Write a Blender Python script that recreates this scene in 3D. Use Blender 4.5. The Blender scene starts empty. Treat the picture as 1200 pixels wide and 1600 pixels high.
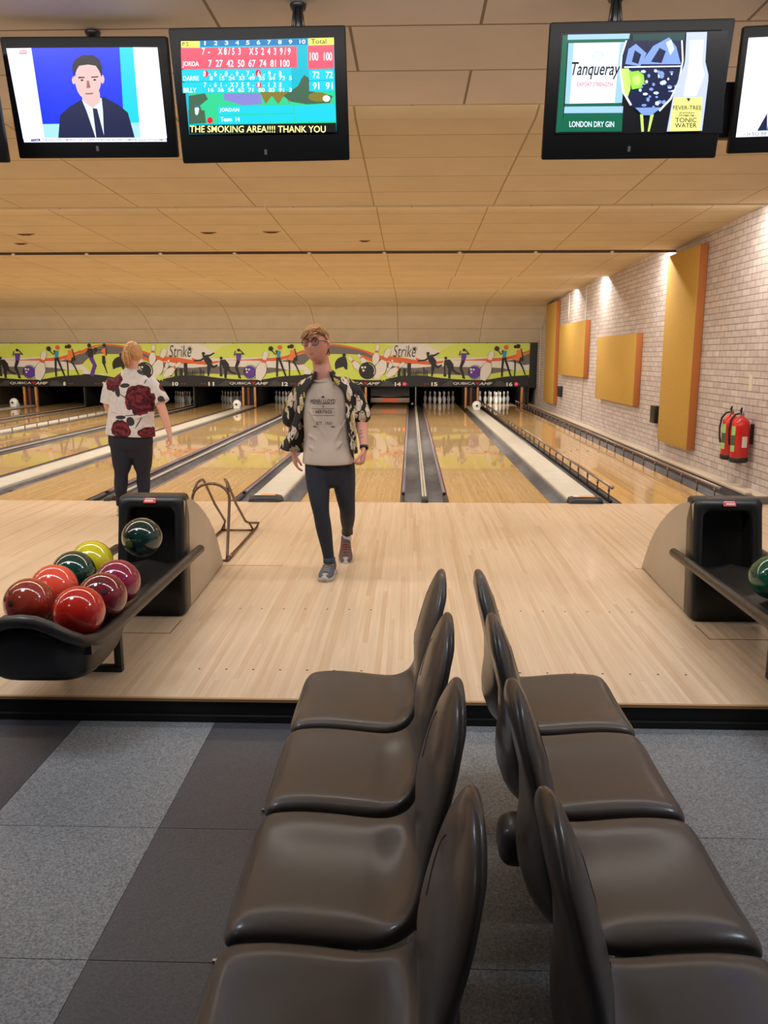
import bpy, bmesh, math, random
from mathutils import Vector, Matrix
from mathutils.bvhtree import BVHTree
from math import sin, cos, pi, radians as R
random.seed(7)
S = bpy.context.scene; COL = S.collection
# ------------------------------------------------------------------ camera, exposure, world, lights
YAW, PITCH, FPX, HCAM = R(1.8531), R(10.8338), 1275.0, 1.514
cd = bpy.data.cameras.new('camera'); cam = bpy.data.objects.new('camera', cd); COL.objects.link(cam)
cam.location = (0, 0, HCAM); cam.rotation_euler = (pi/2 - PITCH, 0, YAW)
cd.sensor_fit = 'VERTICAL'; cd.sensor_height = 24; cd.lens = 24*FPX/1600; cd.clip_start = .05; cd.clip_end = 200
S.camera = cam
S.view_settings.view_transform = 'Standard'; S.view_settings.look = 'None'
S.view_settings.gamma = 1; S.view_settings.exposure = 0.0; S.view_settings.use_curve_mapping = False
w = bpy.data.worlds.new('world'); S.world = w; w.use_nodes = True
w.node_tree.nodes['Background'].inputs[0].default_value = (.9, .8, .7, 1); w.node_tree.nodes['Background'].inputs[1].default_value = .02
WARM = (1.0, .93, .83); COOL = (.70, .84, 1.0)
def area(name, loc, sx, sy, power, color=WARM, tilt=0, spread=180):
    l = bpy.data.lights.new(name, 'AREA'); l.shape = 'RECTANGLE'; l.size = sx; l.size_y = sy
    l.energy = power; l.color = color; l.spread = R(spread)
    o = bpy.data.objects.new(name, l); COL.objects.link(o); o.location = loc; o.rotation_euler = (tilt, 0, 0)
    return o
# the hidden battens in the ceiling slots (x from the left wall to the right wall)
XW = 3.75; XL = -13.45
CX = (XW+XL)/2; LX = XW-XL-.2
area('slot_light', (CX, 5.52, 3.13), LX, .10, 185, WARM, R(6))
area('slot_light', (CX, 8.86, 3.09), LX, .06, 240, WARM, R(8))
area('slot_light', (CX, 12.40, 3.08), LX, .06, 240, WARM, R(8))
area('slot_light', (CX, 16.40, 3.07), LX, .06, 290, WARM, R(8))
area('slot_light', (CX, 19.20, 3.06), LX, .06, 400, WARM, R(8))
for (yy, zz) in ((8.84, 3.085), (12.38, 3.075), (16.38, 3.065)):     # stronger lamp at the wall end of each slot
    area('slot_end_light', (XW-.32, yy, zz), .30, .05, 13, (1, .97, .92), R(10))
# dim cool downlights of the seating area, in the ceiling behind and above the camera
for (lx, ly, p) in ((-2.3, 2.7, 24), (2.5, 2.7, 24), (-3.0, .6, 6), (3.0, .6, 3)):
    area('downlight', (lx, ly, 2.985), .5, .5, p, COOL)
# unseen fill strip added above the step, lighting the approach and the man
area('step_fill_strip', (-2.0, 3.0, 2.96), 10.5, .05, 84, (1, .96, .91), R(50), 150)
# ------------------------------------------------------------------ helpers
def tag(o, label=None, cat=None, group=None, kind=None):
    if label: o['label'] = label
    if cat: o['category'] = cat
    if group: o['group'] = group
    if kind: o['kind'] = kind
    return o
def thing(name, label, cat, loc=(0,0,0), rz=0, group=None):
    o = bpy.data.objects.new(name, None); COL.objects.link(o); o.location = loc; o.rotation_euler = (0,0,rz)
    o.empty_display_size = .1
    return tag(o, label, cat, group)
class MB:
    def __init__(s): s.v = []; s.f = []; s.m = []; s.sm = []
    def add(s, vs, fs, mi=0, smooth=False):
        b = len(s.v); s.v += [tuple(p) for p in vs]
        for f in fs: s.f.append(tuple(b+i for i in f)); s.m.append(mi); s.sm.append(smooth)
        return s
    def box(s, x0, x1, y0, y1, z0, z1, mi=0):
        return s.add([(x0,y0,z0),(x1,y0,z0),(x1,y1,z0),(x0,y1,z0),(x0,y0,z1),(x1,y0,z1),(x1,y1,z1),(x0,y1,z1)],
            [(3,2,1,0),(4,5,6,7),(0,1,5,4),(1,2,6,5),(2,3,7,6),(3,0,4,7)], mi)
    def loft(s, rings, mi=0, smooth=True, cap=True, closed=False):
        n = len(rings[0]); vs = [p for r in rings for p in r]; fs = []
        K = len(rings)
        for i in range(K if closed else K-1):
            j = (i+1) % K
            for k in range(n):
                l = (k+1) % n
                fs.append((i*n+k, i*n+l, j*n+l, j*n+k))
        if cap and not closed:
            fs.append(tuple(range(n-1,-1,-1))); fs.append(tuple((K-1)*n+k for k in range(n)))
        return s.add(vs, fs, mi, smooth)
    def tube(s, path, r, n=12, mi=0, closed=False, cap=True):
        P = [Vector(p) for p in path]; K = len(P); rr = r if isinstance(r, (list,tuple)) else [r]*K
        rings = []; up = None
        for i in range(K):
            if closed: t = (P[(i+1)%K]-P[i-1]).normalized()
            else: t = (P[min(i+1,K-1)]-P[max(i-1,0)]).normalized()
            if up is None:
                up = Vector((0,0,1)) if abs(t.z) < .9 else Vector((1,0,0))
            a = t.cross(up)
            if a.length < 1e-5: a = t.orthogonal()
            a.normalize(); b = a.cross(t).normalized(); up = b
            rings.append([P[i] + a*(rr[i]*cos(2*pi*k/n)) + b*(rr[i]*sin(2*pi*k/n)) for k in range(n)])
        return s.loft(rings, mi, True, cap, closed)
    def lathe(s, prof, c=(0,0,0), n=24, mi=0, M=None):
        rings = []
        for (r, z) in prof:
            ring = [Vector((r*cos(2*pi*k/n), r*sin(2*pi*k/n), z)) for k in range(n)]
            if M is not None: ring = [M @ p for p in ring]
            rings.append([p+Vector(c) for p in ring])
        return s.loft(rings, mi, True, True)
    def sphere(s, c, r, n=24, k=16, mi=0, sc=(1,1,1)):
        prof = [(max(r*sin(pi*i/k), 1e-5), -r*cos(pi*i/k)) for i in range(k+1)]
        M = Matrix.Diagonal(sc)
        return s.lathe(prof, c, n, mi, M)
    def prism(s, pts, axis, a, b, mi=0, smooth=False):      # pts: 2D polygon, extruded along axis from a to b
        def P(p, t): return {'x': (t,p[0],p[1]), 'y': (p[0],t,p[1]), 'z': (p[0],p[1],t)}[axis]
        n = len(pts)
        vs = [P(p,a) for p in pts]+[P(p,b) for p in pts]
        fs = [tuple(range(n-1,-1,-1)), tuple(range(n,2*n))]
        s.add(vs, fs, mi, False)
        b0 = len(s.v)-2*n
        for i in range(n):
            j = (i+1)%n; s.f.append((b0+i,b0+j,b0+n+j,b0+n+i)); s.m.append(mi); s.sm.append(smooth)
        return s
    def build(s, name, mats, parent=None, bevel=0, seg=2, weld=False, sub=0):
        me = bpy.data.meshes.new(name); me.from_pydata(s.v, [], s.f)
        for m in (mats if isinstance(mats,(list,tuple)) else [mats]): me.materials.append(m)
        me.polygons.foreach_set('material_index', s.m); me.polygons.foreach_set('use_smooth', s.sm)
        bm = bmesh.new(); bm.from_mesh(me)
        if weld: bmesh.ops.remove_doubles(bm, verts=bm.verts, dist=1e-5)
        bmesh.ops.recalc_face_normals(bm, faces=bm.faces)
        if bevel:
            es = [e for e in bm.edges if len(e.link_faces)==2 and e.calc_face_angle(0) > .5]
            bmesh.ops.bevel(bm, geom=es, offset=bevel, segments=seg, affect='EDGES', profile=.5)
            for f in bm.faces: f.smooth = True
        bm.to_mesh(me); bm.free()
        if bevel:
            me.set_sharp_from_angle(angle=R(40))
        o = bpy.data.objects.new(name, me); COL.objects.link(o)
        if parent: o.parent = parent
        if sub:
            md = o.modifiers.new('sub','SUBSURF'); md.levels = sub; md.render_levels = sub
        return o
def copy_tree(o, parent=None):
    c = o.copy(); COL.objects.link(c)
    if parent: c.parent = parent
    for ch in o.children: copy_tree(ch, c)
    return c
def s2l(c):
    f = lambda x: x/12.92 if x <= .04045 else ((x+.055)/1.055)**2.4
    return tuple(f(x/255.) for x in c[:3])+(1,)
class NT:
    """tiny node-graph helper"""
    def __init__(s, name):
        s.m = bpy.data.materials.new(name); s.m.use_nodes = True; s.t = s.m.node_tree
        s.b = s.t.nodes['Principled BSDF']; s.out = s.t.nodes['Material Output']
    def n(s, typ, ins=None, **kw):
        nd = s.t.nodes.new(typ)
        for k, v in kw.items(): setattr(nd, k, v)
        for k, v in (ins or {}).items(): s.set(nd.inputs[k], v)
        return nd
    def set(s, sock, v):
        if isinstance(v, bpy.types.NodeSocket): s.t.links.new(v, sock)
        elif isinstance(v, bpy.types.Node): s.t.links.new(v.outputs[0], sock)
        else: sock.default_value = v
    def math(s, op, a, b=0, c=0):
        nd = s.t.nodes.new('ShaderNodeMath'); nd.operation = op
        s.set(nd.inputs[0], a); s.set(nd.inputs[1], b)
        if op in ('MULTIPLY_ADD','SMOOTH_MIN','COMPARE','WRAP'): s.set(nd.inputs[2], c)
        return nd.outputs[0]
    def mix(s, f, a, b, mode='MIX'):
        nd = s.t.nodes.new('ShaderNodeMix'); nd.data_type = 'RGBA'; nd.blend_type = mode
        s.set(nd.inputs[0], f); s.set(nd.inputs[6], a); s.set(nd.inputs[7], b); return nd.outputs[2]
    def co(s, kind='Object'):
        return s.t.nodes.new('ShaderNodeTexCoord').outputs[kind]
    def sep(s, v):
        nd = s.n('ShaderNodeSeparateXYZ', {0: v}); return nd.outputs
    def noise(s, scale, detail=3, vec=None, rough=.5):
        nd = s.n('ShaderNodeTexNoise', {'Scale': scale, 'Detail': detail, 'Roughness': rough})
        if vec is not None: s.set(nd.inputs['Vector'], vec)
        return nd.outputs[0]
    def ramp(s, f, stops):
        nd = s.t.nodes.new('ShaderNodeValToRGB'); e = nd.color_ramp.elements
        while len(e) < len(stops): e.new(.5)
        for i, (p, c) in enumerate(stops): e[i].position = p; e[i].color = c if len(c)==4 else (*c,1)
        s.set(nd.inputs[0], f); return nd.outputs[0]
    def bump(s, h, strength=.2, dist=.01):
        nd = s.n('ShaderNodeBump', {'Height': h, 'Strength': strength, 'Distance': dist}); s.set(s.b.inputs['Normal'], nd.outputs[0])
    def p(s, **kw):
        for k, v in kw.items():
            key = {'color':'Base Color','rough':'Roughness','metal':'Metallic','coat':'Coat Weight','coatr':'Coat Roughness','spec':'Specular IOR Level','sheen':'Sheen Weight','sss':'Subsurface Weight','ec':'Emission Color','es':'Emission Strength','trans':'Transmission Weight'}[k]
            s.set(s.b.inputs[key], v)
        return s
_mc = {}
def mat(name, rgb, rough=.5, metal=0, coat=0, es=0, var=.0, vs=30, bump=0, spec=.5):
    if name in _mc: return _mc[name]
    g = NT(name); c = s2l(rgb)
    g.p(rough=rough, metal=metal, coat=coat, spec=spec)
    if es: g.p(color=(0,0,0,1), ec=c, es=es)
    else:
        if var:
            n = g.noise(vs, 4, g.co()); f = g.n('ShaderNodeMapRange', {0:n, 1:.3, 2:.7, 3:1-var, 4:1+var}).outputs[0]
            h = g.n('ShaderNodeHueSaturation', {'Value': f, 'Color': c}).outputs[0]; g.p(color=h)
            if bump: g.bump(n, bump, .004)
        else: g.p(color=c)
    _mc[name] = g.m; return g.m
BLACK = mat('black_plastic', (26,25,25), .38, var=.08)
DARK = mat('near_black', (12,11,11), .7)
STEEL = mat('worn_steel', (150,145,140), .32, 1, var=.1)
CHROME = mat('chrome', (200,200,200), .15, 1)
# ------------------------------------------------------------------ setting
FOUL = 8.45; STEP = 3.428; FLZ = -.105; LW = 1.05; LEND = 27.3
ZT, ZB, YM = 1.885, .609, 24.8                       # masking top, bottom, depth
PER = 3.37; PC = [1.838-PER*k for k in range(5)]     # centres of the lane pairs 15/16, 13/14 ...
def planks(name, w, ln, cols, rough, coat, seam=.35, grain=.06, spec=.5):
    g = NT(name); o = g.sep(g.co('Object')); x, y = o[0], o[1]
    xi = g.math('FLOOR', g.math('DIVIDE', x, w))
    r1 = g.n('ShaderNodeTexWhiteNoise', {'W': xi}, noise_dimensions='1D').outputs[0]
    yo = g.math('ADD', g.math('DIVIDE', y, ln), g.math('MULTIPLY', r1, 7.3))
    yi = g.math('FLOOR', yo)
    v = g.n('ShaderNodeCombineXYZ', {0: xi, 1: yi}).outputs[0]
    r2 = g.n('ShaderNodeTexWhiteNoise', {'Vector': v}, noise_dimensions='3D').outputs[0]
    base = g.ramp(r2, [(i/(len(cols)-1), s2l(c)) for i, c in enumerate(cols)])
    gv = g.n('ShaderNodeCombineXYZ', {0: g.math('MULTIPLY', x, 60), 1: g.math('MULTIPLY', y, 1.6), 2: g.math('MULTIPLY', r2, 40)}).outputs[0]
    gr = g.noise(1.0, 4, gv)
    base = g.mix(1, base, g.ramp(gr, [(.25,(1-grain*2.2,)*3), (.75,(1+grain,)*3)]), 'MULTIPLY')
    base = g.mix(1, base, g.ramp(g.noise(.9, 3, g.co('Object')), [(.3,(.90,.88,.86)), (.7,(1.0,1.0,1.0))]), 'MULTIPLY')
    fx = g.math('FRACT', g.math('DIVIDE', x, w))
    d = g.math('LESS_THAN', g.math('MINIMUM', fx, g.math('SUBTRACT', 1, fx)), .035)
    base = g.mix(g.math('MULTIPLY', d, seam), base, (.25,.15,.07,1))
    g.p(color=base, rough=rough, coat=coat, spec=spec)
    g.b.inputs['Coat Roughness'].default_value = .035
    return g.m
M_APP = planks('approach_maple', .028, 1.6, [(221,195,166),(225,201,173),(219,192,162),(211,182,150),(227,203,176),(223,198,169),(224,199,170)], .36, .12, .10)
M_LANE = planks('lane_boards', LW/39, 30, [(226,186,124),(233,195,136),(221,178,114),(237,201,146)], .25, .8, .25, .09)
def vinyl(name, c1, c2):
    g = NT(name); co = g.co('Object'); n = g.noise(130, 5, co, .8); n2 = g.noise(1.2, 4, co)
    base = g.ramp(n, [(.38, s2l(c1)), (.62, s2l(c2))])
    base = g.mix(1, base, g.ramp(n2, [(.3,(.86,.86,.88)),(.7,(1.06,1.06,1.06))]), 'MULTIPLY')
    g.p(color=base, rough=.40, spec=.5)
    h = g.math('ADD', g.math('MULTIPLY', n, .25), g.noise(9, 5, co, .65)); g.bump(h, .35, .006); return g.m
M_FL = vinyl('speckled_light_vinyl', (88,92,98), (160,164,168)); M_FD = vinyl('dark_vinyl', (58,59,66), (84,85,92))
M_SEAM = mat('floor_seam', (44,44,48), .5)
mb = MB(); mb.box(XL, XW, -5, STEP+.3, FLZ-.1, FLZ-.002); tag(mb.build('floor', M_SEAM), kind='structure')
# vinyl sheets butted together with hairline seams
mb = MB(); xs = [-.26-.61*k for k in range(21, -1, -1)] + [1.75, XW]
ys = [STEP+.2, 2.565, 1.93, 1.295, .66, .025, -.61, -1.9, -3.2, -5]
for i in range(len(xs)-1):
    mi = i % 2 if xs[i] < -.3 else 1
    for j in range(len(ys)-1):
        mb.box(xs[i]+.0012, min(xs[i+1], XW)-.0012, ys[j+1]+.0012, ys[j]-.0012, FLZ-.002, FLZ, mi)
tag(mb.build('floor', [M_FD, M_FL]), kind='structure')
mb = MB(); mb.box(XL, XW, STEP, FOUL, -.09, 0); tag(mb.build('floor', M_APP), kind='structure')
mb = MB(); mb.box(XL, XW, STEP-.012, STEP, FLZ, -.012); mb.box(XL, XW, STEP-.03, STEP-.012, FLZ, FLZ+.03)
tag(mb.build('trim_1', DARK), kind='structure')
mb = MB(); mb.box(XL, XW, STEP-.016, STEP+.002, -.012, .0015); tag(mb.build('trim_2', mat('nosing_edge', (180,140,96), .45)), kind='structure')
mb = MB(); mb.box(XL, XW, FOUL, LEND+2.6, -.2, -.12); tag(mb.build('floor', DARK), kind='structure')
# dots on the approach, floor hatches in front of the hoods
mb = MB()
for pc in PC[:3]:
    for lc in (pc-.90, pc+.90):
        for yy in (FOUL-4.68, FOUL-3.70):
            for k in range(-3, 4):
                mb.lathe([(.0001,.0004),(.006,.0004),(.006,.0009),(.0001,.0009)], (lc+k*.133, yy, 0), 10)
tag(mb.build('trim_3', mat('dot_inlay', (70,44,26), .5)), kind='structure')
mb = MB()
for pc in PC[:3]:
    for (a,b,c,d) in ((pc-.2,pc+.2,4.28,4.288),(pc+.2,pc+.207,4.28,4.52),(pc-.207,pc-.2,4.28,4.52),(pc-.2,pc+.6,5.78,5.786)): mb.box(a,b,c,d,.0002,.0009)
tag(mb.build('trim_4', mat('hatch_line', (120,92,64), .6)), kind='structure')
# walls
def brick(name):
    g = NT(name); o = g.sep(g.co('Object'))
    v = g.n('ShaderNodeCombineXYZ', {0: o[1], 1: o[2]}).outputs[0]
    wob = g.noise(14, 3, g.co('Object'))
    b = g.t.nodes.new('ShaderNodeTexBrick'); b.offset = .5
    for k, val in {'Vector': v, 'Color1': s2l((204,194,190)), 'Color2': s2l((186,174,170)), 'Mortar': s2l((140,128,122)), 'Scale': 1.0, 'Mortar Size': .0055, 'Mortar Smooth': .3, 'Bias': -.1, 'Brick Width': .225, 'Row Height': .075}.items(): g.set(b.inputs[k], val)
    base = g.mix(1, b.outputs[0], g.ramp(wob, [(.3,(.88,.87,.86)), (.7,(1.08,1.08,1.08))]), 'MULTIPLY')
    g.p(color=base, rough=.65)
    g.bump(g.math('ADD', g.math('MULTIPLY', b.outputs[1], -1.0), g.math('MULTIPLY', wob, .5)), .5, .006); return g.m
M_BR = brick('painted_brick')
mb = MB(); mb.box(XW, XW+.2, -5, 30, -.3, 3.5); tag(mb.build('wall_right', M_BR), kind='structure')
mb = MB(); mb.box(XL-.2, XL, -5, 30, -.3, 3.5); tag(mb.build('wall_left', mat('plain_wall', (170,150,128), .8)), kind='structure')
mb = MB(); mb.box(XL, XW, -5.2, -5, -.3, 3.5); tag(mb.build('wall_back', mat('dark_back_wall', (70,60,55), .8)), kind='structure')
mb = MB(); mb.box(XL, XW, 30, 30.2, -.3, 3.5); tag(mb.build('wall_far', DARK), kind='structure')
# ceiling: near white tiles, then saw-tooth sections with light slots
def tiles(name, c1, c2, mort, tw, th, off, rough=.8):
    g = NT(name); o = g.sep(g.co('Object'))
    v = g.n('ShaderNodeCombineXYZ', {0: o[0], 1: o[1]}).outputs[0]
    b = g.t.nodes.new('ShaderNodeTexBrick'); b.offset = off
    for k, val in {'Vector': v, 'Color1': s2l(c1), 'Color2': s2l(c2), 'Mortar': s2l(mort), 'Scale': 1.0, 'Mortar Size': .008, 'Mortar Smooth': .2, 'Bias': 0, 'Brick Width': tw, 'Row Height': th}.items(): g.set(b.inputs[k], val)
    n = g.noise(2.5, 3, g.co('Object'))
    base = g.mix(1, b.outputs[0], g.ramp(n, [(.3,(.94,.94,.93)), (.7,(1.03,1.03,1.03))]), 'MULTIPLY')
    g.p(color=base, rough=rough); g.bump(g.math('MULTIPLY', b.outputs[1], -1), .4, .01); return g.m
M_CN = tiles('white_ceiling_tile', (222,210,198), (216,204,190), (140,122,106), 1.2, .605, .5)
M_CT = tiles('cream_ceiling_tile', (210,194,162), (205,189,156), (166,142,106), 1.2, .605, 0)
M_CB = tiles('beige_ceiling_board', (218,208,190), (214,204,186), (160,136,104), 2.4, 1.3, 0)
def cobj(name, m, prof, y0, sx=-.38):
    mb = MB(); t = .03; XL_, XW_ = XL-sx, XW-sx
    for (a, b) in zip(prof[:-1], prof[1:]):
        mb.add([(XL_,a[0]-y0,a[1]),(XW_,a[0]-y0,a[1]),(XW_,b[0]-y0,b[1]),(XL_,b[0]-y0,b[1]),(XL_,a[0]-y0,a[1]+t),(XW_,a[0]-y0,a[1]+t),(XW_,b[0]-y0,b[1]+t),(XL_,b[0]-y0,b[1]+t)],
          [(3,2,1,0),(4,5,6,7),(0,1,5,4),(1,2,6,5),(2,3,7,6),(3,0,4,7)])
    o = mb.build(name, m); o.location = (sx, y0, 0); return tag(o, kind='structure')
cobj('ceiling', M_CN, [(-5, 3.0), (5.30, 3.0)], 5.30-.605*10, .31)
cobj('ceiling', M_CT, [(5.42, 3.16), (5.85, 3.07), (8.67, 3.0)], 5.62-.605)
cobj('ceiling', M_CT, [(8.78, 3.14), (9.4, 3.08), (12.2, 2.99)], 9.58-.605*2)
cobj('ceiling', M_CT, [(12.32, 3.13), (12.9, 3.08), (16.2, 2.99)], 12.2)
cobj('ceiling', M_CT, [(16.32, 3.12), (16.9, 3.07), (19.0, 2.975)], 16.2)
cobj('ceiling', M_CB, [(19.12, 3.10), (19.6, 3.03), (22.4, 2.93), (23.0, 2.84), (23.6, 2.62), (24.2, 2.28), (24.75, 1.9)], 19.0)
mb = MB()
for y in (5.30, 8.67, 12.2, 16.2, 19.0):
    mb.box(XL, XW, y, y+.015, 2.99 if y > 5.4 else 3.0, 3.05)
    mb.box(XL, XW, y+.10, y+.125, 3.08, 3.25); mb.box(XL, XW, y-.05, y+.8, 3.22, 3.25)
tag(mb.build('trim_5', M_CT), kind='structure')
mb = MB(); mb.box(XL, XW, 12.185, 12.2, 2.955, 2.99); tag(mb.build('trim_6', mat('dark_rail', (64,42,26), .6)), kind='structure')
ORD = ['nearest','second','third','fourth','fifth','sixth','seventh','eighth','ninth']
for k in range(9):
    mb = MB(); mb.box(-.012, .012, -.008, .004, -.016, .012); mb.box(-.03, .03, -.006, .002, -.006, .003)
    o = mb.build('rail_clip', mat('white_clip', (235,225,205), .4)); o.location = (2.9-1.08*k-.05, 12.18, 2.965)
    tag(o, 'small white clip on the dark ceiling rail, '+ORD[k]+' from the brick wall', 'clip', 'white clips along the ceiling rail')
# hanging hook below the ceiling tiles, sagging tiles
tag(MB().tube([(-1.43,8.3,3.01),(-1.43,8.3,2.93)], .004, 8).build('ceiling_hook', mat('white_clip',(235,225,205),.4)), 'thin white hook hanging from the cream ceiling tiles', 'hook')
mb = MB()
for (x, y, s) in ((-2.55,10.65,.14),(-1.75,10.62,.15),(-.62,11.3,.10),(-4.9,10.7,.16),(-5.3,11.4,.12)):
    zz = 3.08-(y-9.4)*.0321-.004
    mb.prism([(x-s*.8,zz+.002),(x+s*.8,zz+.002),(x+s*.25,zz-.018),(x-s*.3,zz-.018)], 'y', y, y+.006)
tag(mb.build('trim_7', mat('tile_gap', (96,58,30), .8)), kind='structure')
# ------------------------------------------------------------------ lanes
M_GUT = mat('gutter_grey', (104,101,104), .30, var=.12, vs=6)
M_GUTD = mat('gutter_dark', (92,88,90), .40, var=.22, vs=5)
M_CAP = mat('cream_capping', (196,190,176), .35, var=.06, vs=4)
M_ARW = mat('arrow_mark', (96,56,30), .4)
def gutter(x0, x1, m, parent):
    n = 10; w_ = x1-x0; r = []
    for y in (FOUL, LEND):
        top = [(x0 + w_*i/n, y, -.012-.062*math.sin(pi*i/n)**.7 if 0 < i < n else -.012) for i in range(n+1)]
        r.append([Vector(p) for p in top] + [Vector((x1, y, -.11)), Vector((x0, y, -.11))])
    MB().loft(r, 0, True).build('gutter', m, parent)
LANEW = {16:'beside the brick wall, with raised rails on both sides', 15:'right of the narrow white-striped divider, under the second row of lit pins', 14:'right of the man, ending at the orange-striped sweep bar', 13:'between the bent tube ramp and the wide cover left of the man',
 12:'passing just left of the woman at the foul line', 11:'beyond the nearest wide cover left of the woman', 10:'next beyond the narrow divider left of the woman', 9:'with a raised rail, second to last before the far left edge', 8:'far left, beyond the raised rails', 7:'farthest left, only its far end in view'}
def lane(num, xl, gl, gr):
    t = thing('bowling_lane', 'glossy wooden lane '+LANEW[num], 'bowling lane', (xl+LW/2, FOUL, 0), 0, 'bowling lanes')
    o = None
    a = MB().box(-LW/2, LW/2, 0, LEND-FOUL, -.11, 0)
    for k in range(-3, 4):
        y = 4.4+.18*(3-abs(k)); a.prism([(k*.135-.02,y),(k*.135,y+.16),(k*.135+.02,y),(k*.135,y+.03)], 'z', .0002, .0009, 1)
    for k in (-.35,-.25,-.15,.15,.25,.35):
        a.lathe([(.0001,.0002),(.01,.0002),(.01,.0009),(.0001,.0009)], (k, 2.1, 0), 10, 1)
    a.build('lane_bed', [M_LANE, M_ARW], t)
    e = MB().box(-LW/2-.006, -LW/2, 0, LEND-FOUL, -.1, .001).box(LW/2, LW/2+.006, 0, LEND-FOUL, -.1, .001); e.build('lane_edge', mat('lane_edge', (110,66,36), .4), t)
    for (x0, x1) in (gl, gr):
        g = thing_none = None
        n = 12; w_ = x1-x0; r = []
        for y in (0, LEND-FOUL):
            top = [Vector((x0-xl-LW/2 + w_*i/n, y, -.008-.07*math.sin(pi*i/n)**.7 if 0 < i < n else -.008)) for i in range(n+1)]
            r.append(top + [Vector((x1-xl-LW/2, y, -.115)), Vector((x0-xl-LW/2, y, -.115))])
        MB().loft(r, 0, True).build('gutter', M_GUTD, t)
    return t
for i, pc in enumerate(PC):
    n = 16-2*i
    lane(n-1, pc-.375-LW, (pc-.375-LW-.235, pc-.375-LW-.007), (pc-.368, pc-.175))
    lane(n, pc+.375, (pc+.175, pc+.368), (pc+.375+LW+.007, pc+.375+LW+.235))
# cappings over the ball tracks
def capping(pc, lab):
    t = thing('ball_track_cover', lab, 'track cover', (pc, FOUL, 0), 0, 'wide cream covers between lane pairs')
    r = []
    for y in (.13, YM-FOUL-.04):
        r.append([Vector((x, y, z)) for x, z in ((-.17,-.115),(-.17,.02),(-.15,.035),(-.08,.042),(.08,.042),(.15,.035),(.17,.02),(.17,-.115))])
    MB().loft(r, 0, False).build('cover', M_CAP, t, bevel=.004)
    r = []
    for y, s, h in ((-.03,.92,.02),(-.01,1,.045),(.05,1.02,.062),(.14,.98,.06)):
        r.append([Vector((x*s, y, z)) for x, z in ((-.18,-.1),(-.18,.0),(-.165,h*.75),(-.1,h),(.1,h),(.165,h*.75),(.18,0),(.18,-.1))])
    e = MB().loft(r, 0, True).build('end_cap', BLACK, t)
    MB().box(-.11, .10, .035, .118, .0612, .0625).build('sticker', [mat('orange_sticker', (226,164,112), .4)], e)
    MB().box(-.125, -.06, .035, .118, .0622, .0630).build('sticker', mat('white_sticker', (228,222,210), .4), e)
    return t
names = ['rightmost of all, near the brick wall','directly left of the man','passing behind the woman','second to the left of the woman','farthest left']
for pc, nn in zip(PC, names): capping(pc, 'wide cream track cover between two lanes, '+nn)
def thin_cap(xc, lab):
    t = thing('lane_divider', lab, 'lane divider', (xc, FOUL, 0), 0, 'narrow dividers between gutters')
    MB().box(-.026, .026, .16, YM-FOUL-.04, -.11, .012).build('divider_body', M_GUT, t, bevel=.004)
    MB().box(-.025, -.006, .16, YM-FOUL-.04, .0115, .016).box(.006, .025, .16, YM-FOUL-.04, .0115, .016).build('strip', M_CAP, t)
    r = []
    for y, h in ((-.02,.025),(0,.04),(.1,.05),(.17,.03)):
        r.append([Vector((x, y, z)) for x, z in ((-.036,-.1),(-.036,h*.6),(-.02,h),(.02,h),(.036,h*.6),(.036,-.1))])
    MB().loft(r, 0, True).build('end_cap', BLACK, t)
for k, l_ in enumerate(('in front of the right-hand seats, right of the man','whose black end shows beside the woman\'s foot','left of the woman, behind the wide cover','far left between the raised rails')): thin_cap(.155-PER*k, 'narrow cream-striped divider between gutters, '+l_)
# bumper rails
M_RAIL = mat('bronze_rail', (146,128,116), .34, .6)
def rail(x, side, lab, grp='raised bumper rails beside the lanes'):
    t = thing('bumper_rail', lab, 'bumper rail', (x, FOUL, 0), 0, grp)
    MB().tube([(0,.28,.125),(0,17.6,.125)], .017, 10).sphere((0,.28,.125),.022,12,8).build('rail_tube', M_RAIL, t)
    k = 0; y = .42
    while y < 17.5:
        MB().tube([(0,y,-.03),(0,y,.12)], .009, 8).lathe([(.013,.06),(.013,.11)], (0,y,0), 8).build('post', M_RAIL, t); y += .55
    MB().box(-.012,.012,.3,17.6,-.05,-.02).build('base_bar', DARK, t)
rail(2.17, 1, 'raised bumper rail on posts along the left edge of lane 16')
rail(3.31, 1, 'raised bumper rail on posts along lane 16 beside the brick wall')
rail(PC[3]+.375-.03, 1, 'raised bumper rail along the left edge of lane 10, behind the woman')
rail(PC[3]-.375+.03, 1, 'raised bumper rail along the right edge of lane 9 in the far left')
# folded bumpers lying in the gutters
M_FB = mat('mauve_bumper', (140,124,132), .35)
def folded(x, lab):
    t = thing('folded_bumper', lab, 'bumper', (x, FOUL, 0), 0, 'bumpers folded down beside lane edges')
    MB().tube([(0,.65,-.014),(0,18.2,-.014)], .02, 8).build('bumper_bar', M_FB, t)
    MB().box(-.02,.02,.02,.62,-.045,-.02).box(-.014,.014,.6,.68,-.03,.004).build('bracket', BLACK, t)
for x, lab in ((-.105-.0+.03,"mauve folded bumper bar nearest the man, on the lane edge right of him"),(.413-.03,"mauve folded bumper bar right of the narrow divider, facing the seats"),
    (PC[1]-.375+.03,"mauve folded bumper bar beside the wide cover at the man's right hand"),(PC[1]-.375-LW-.03,"mauve folded bumper bar starting beyond the left ball return"),
    (PC[2]+.375+LW+.03,"mauve folded bumper bar ending at the woman's feet"),(PC[2]+.375-.03,"mauve folded bumper bar along the wide cover left of the woman")): folded(x, lab)
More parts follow.
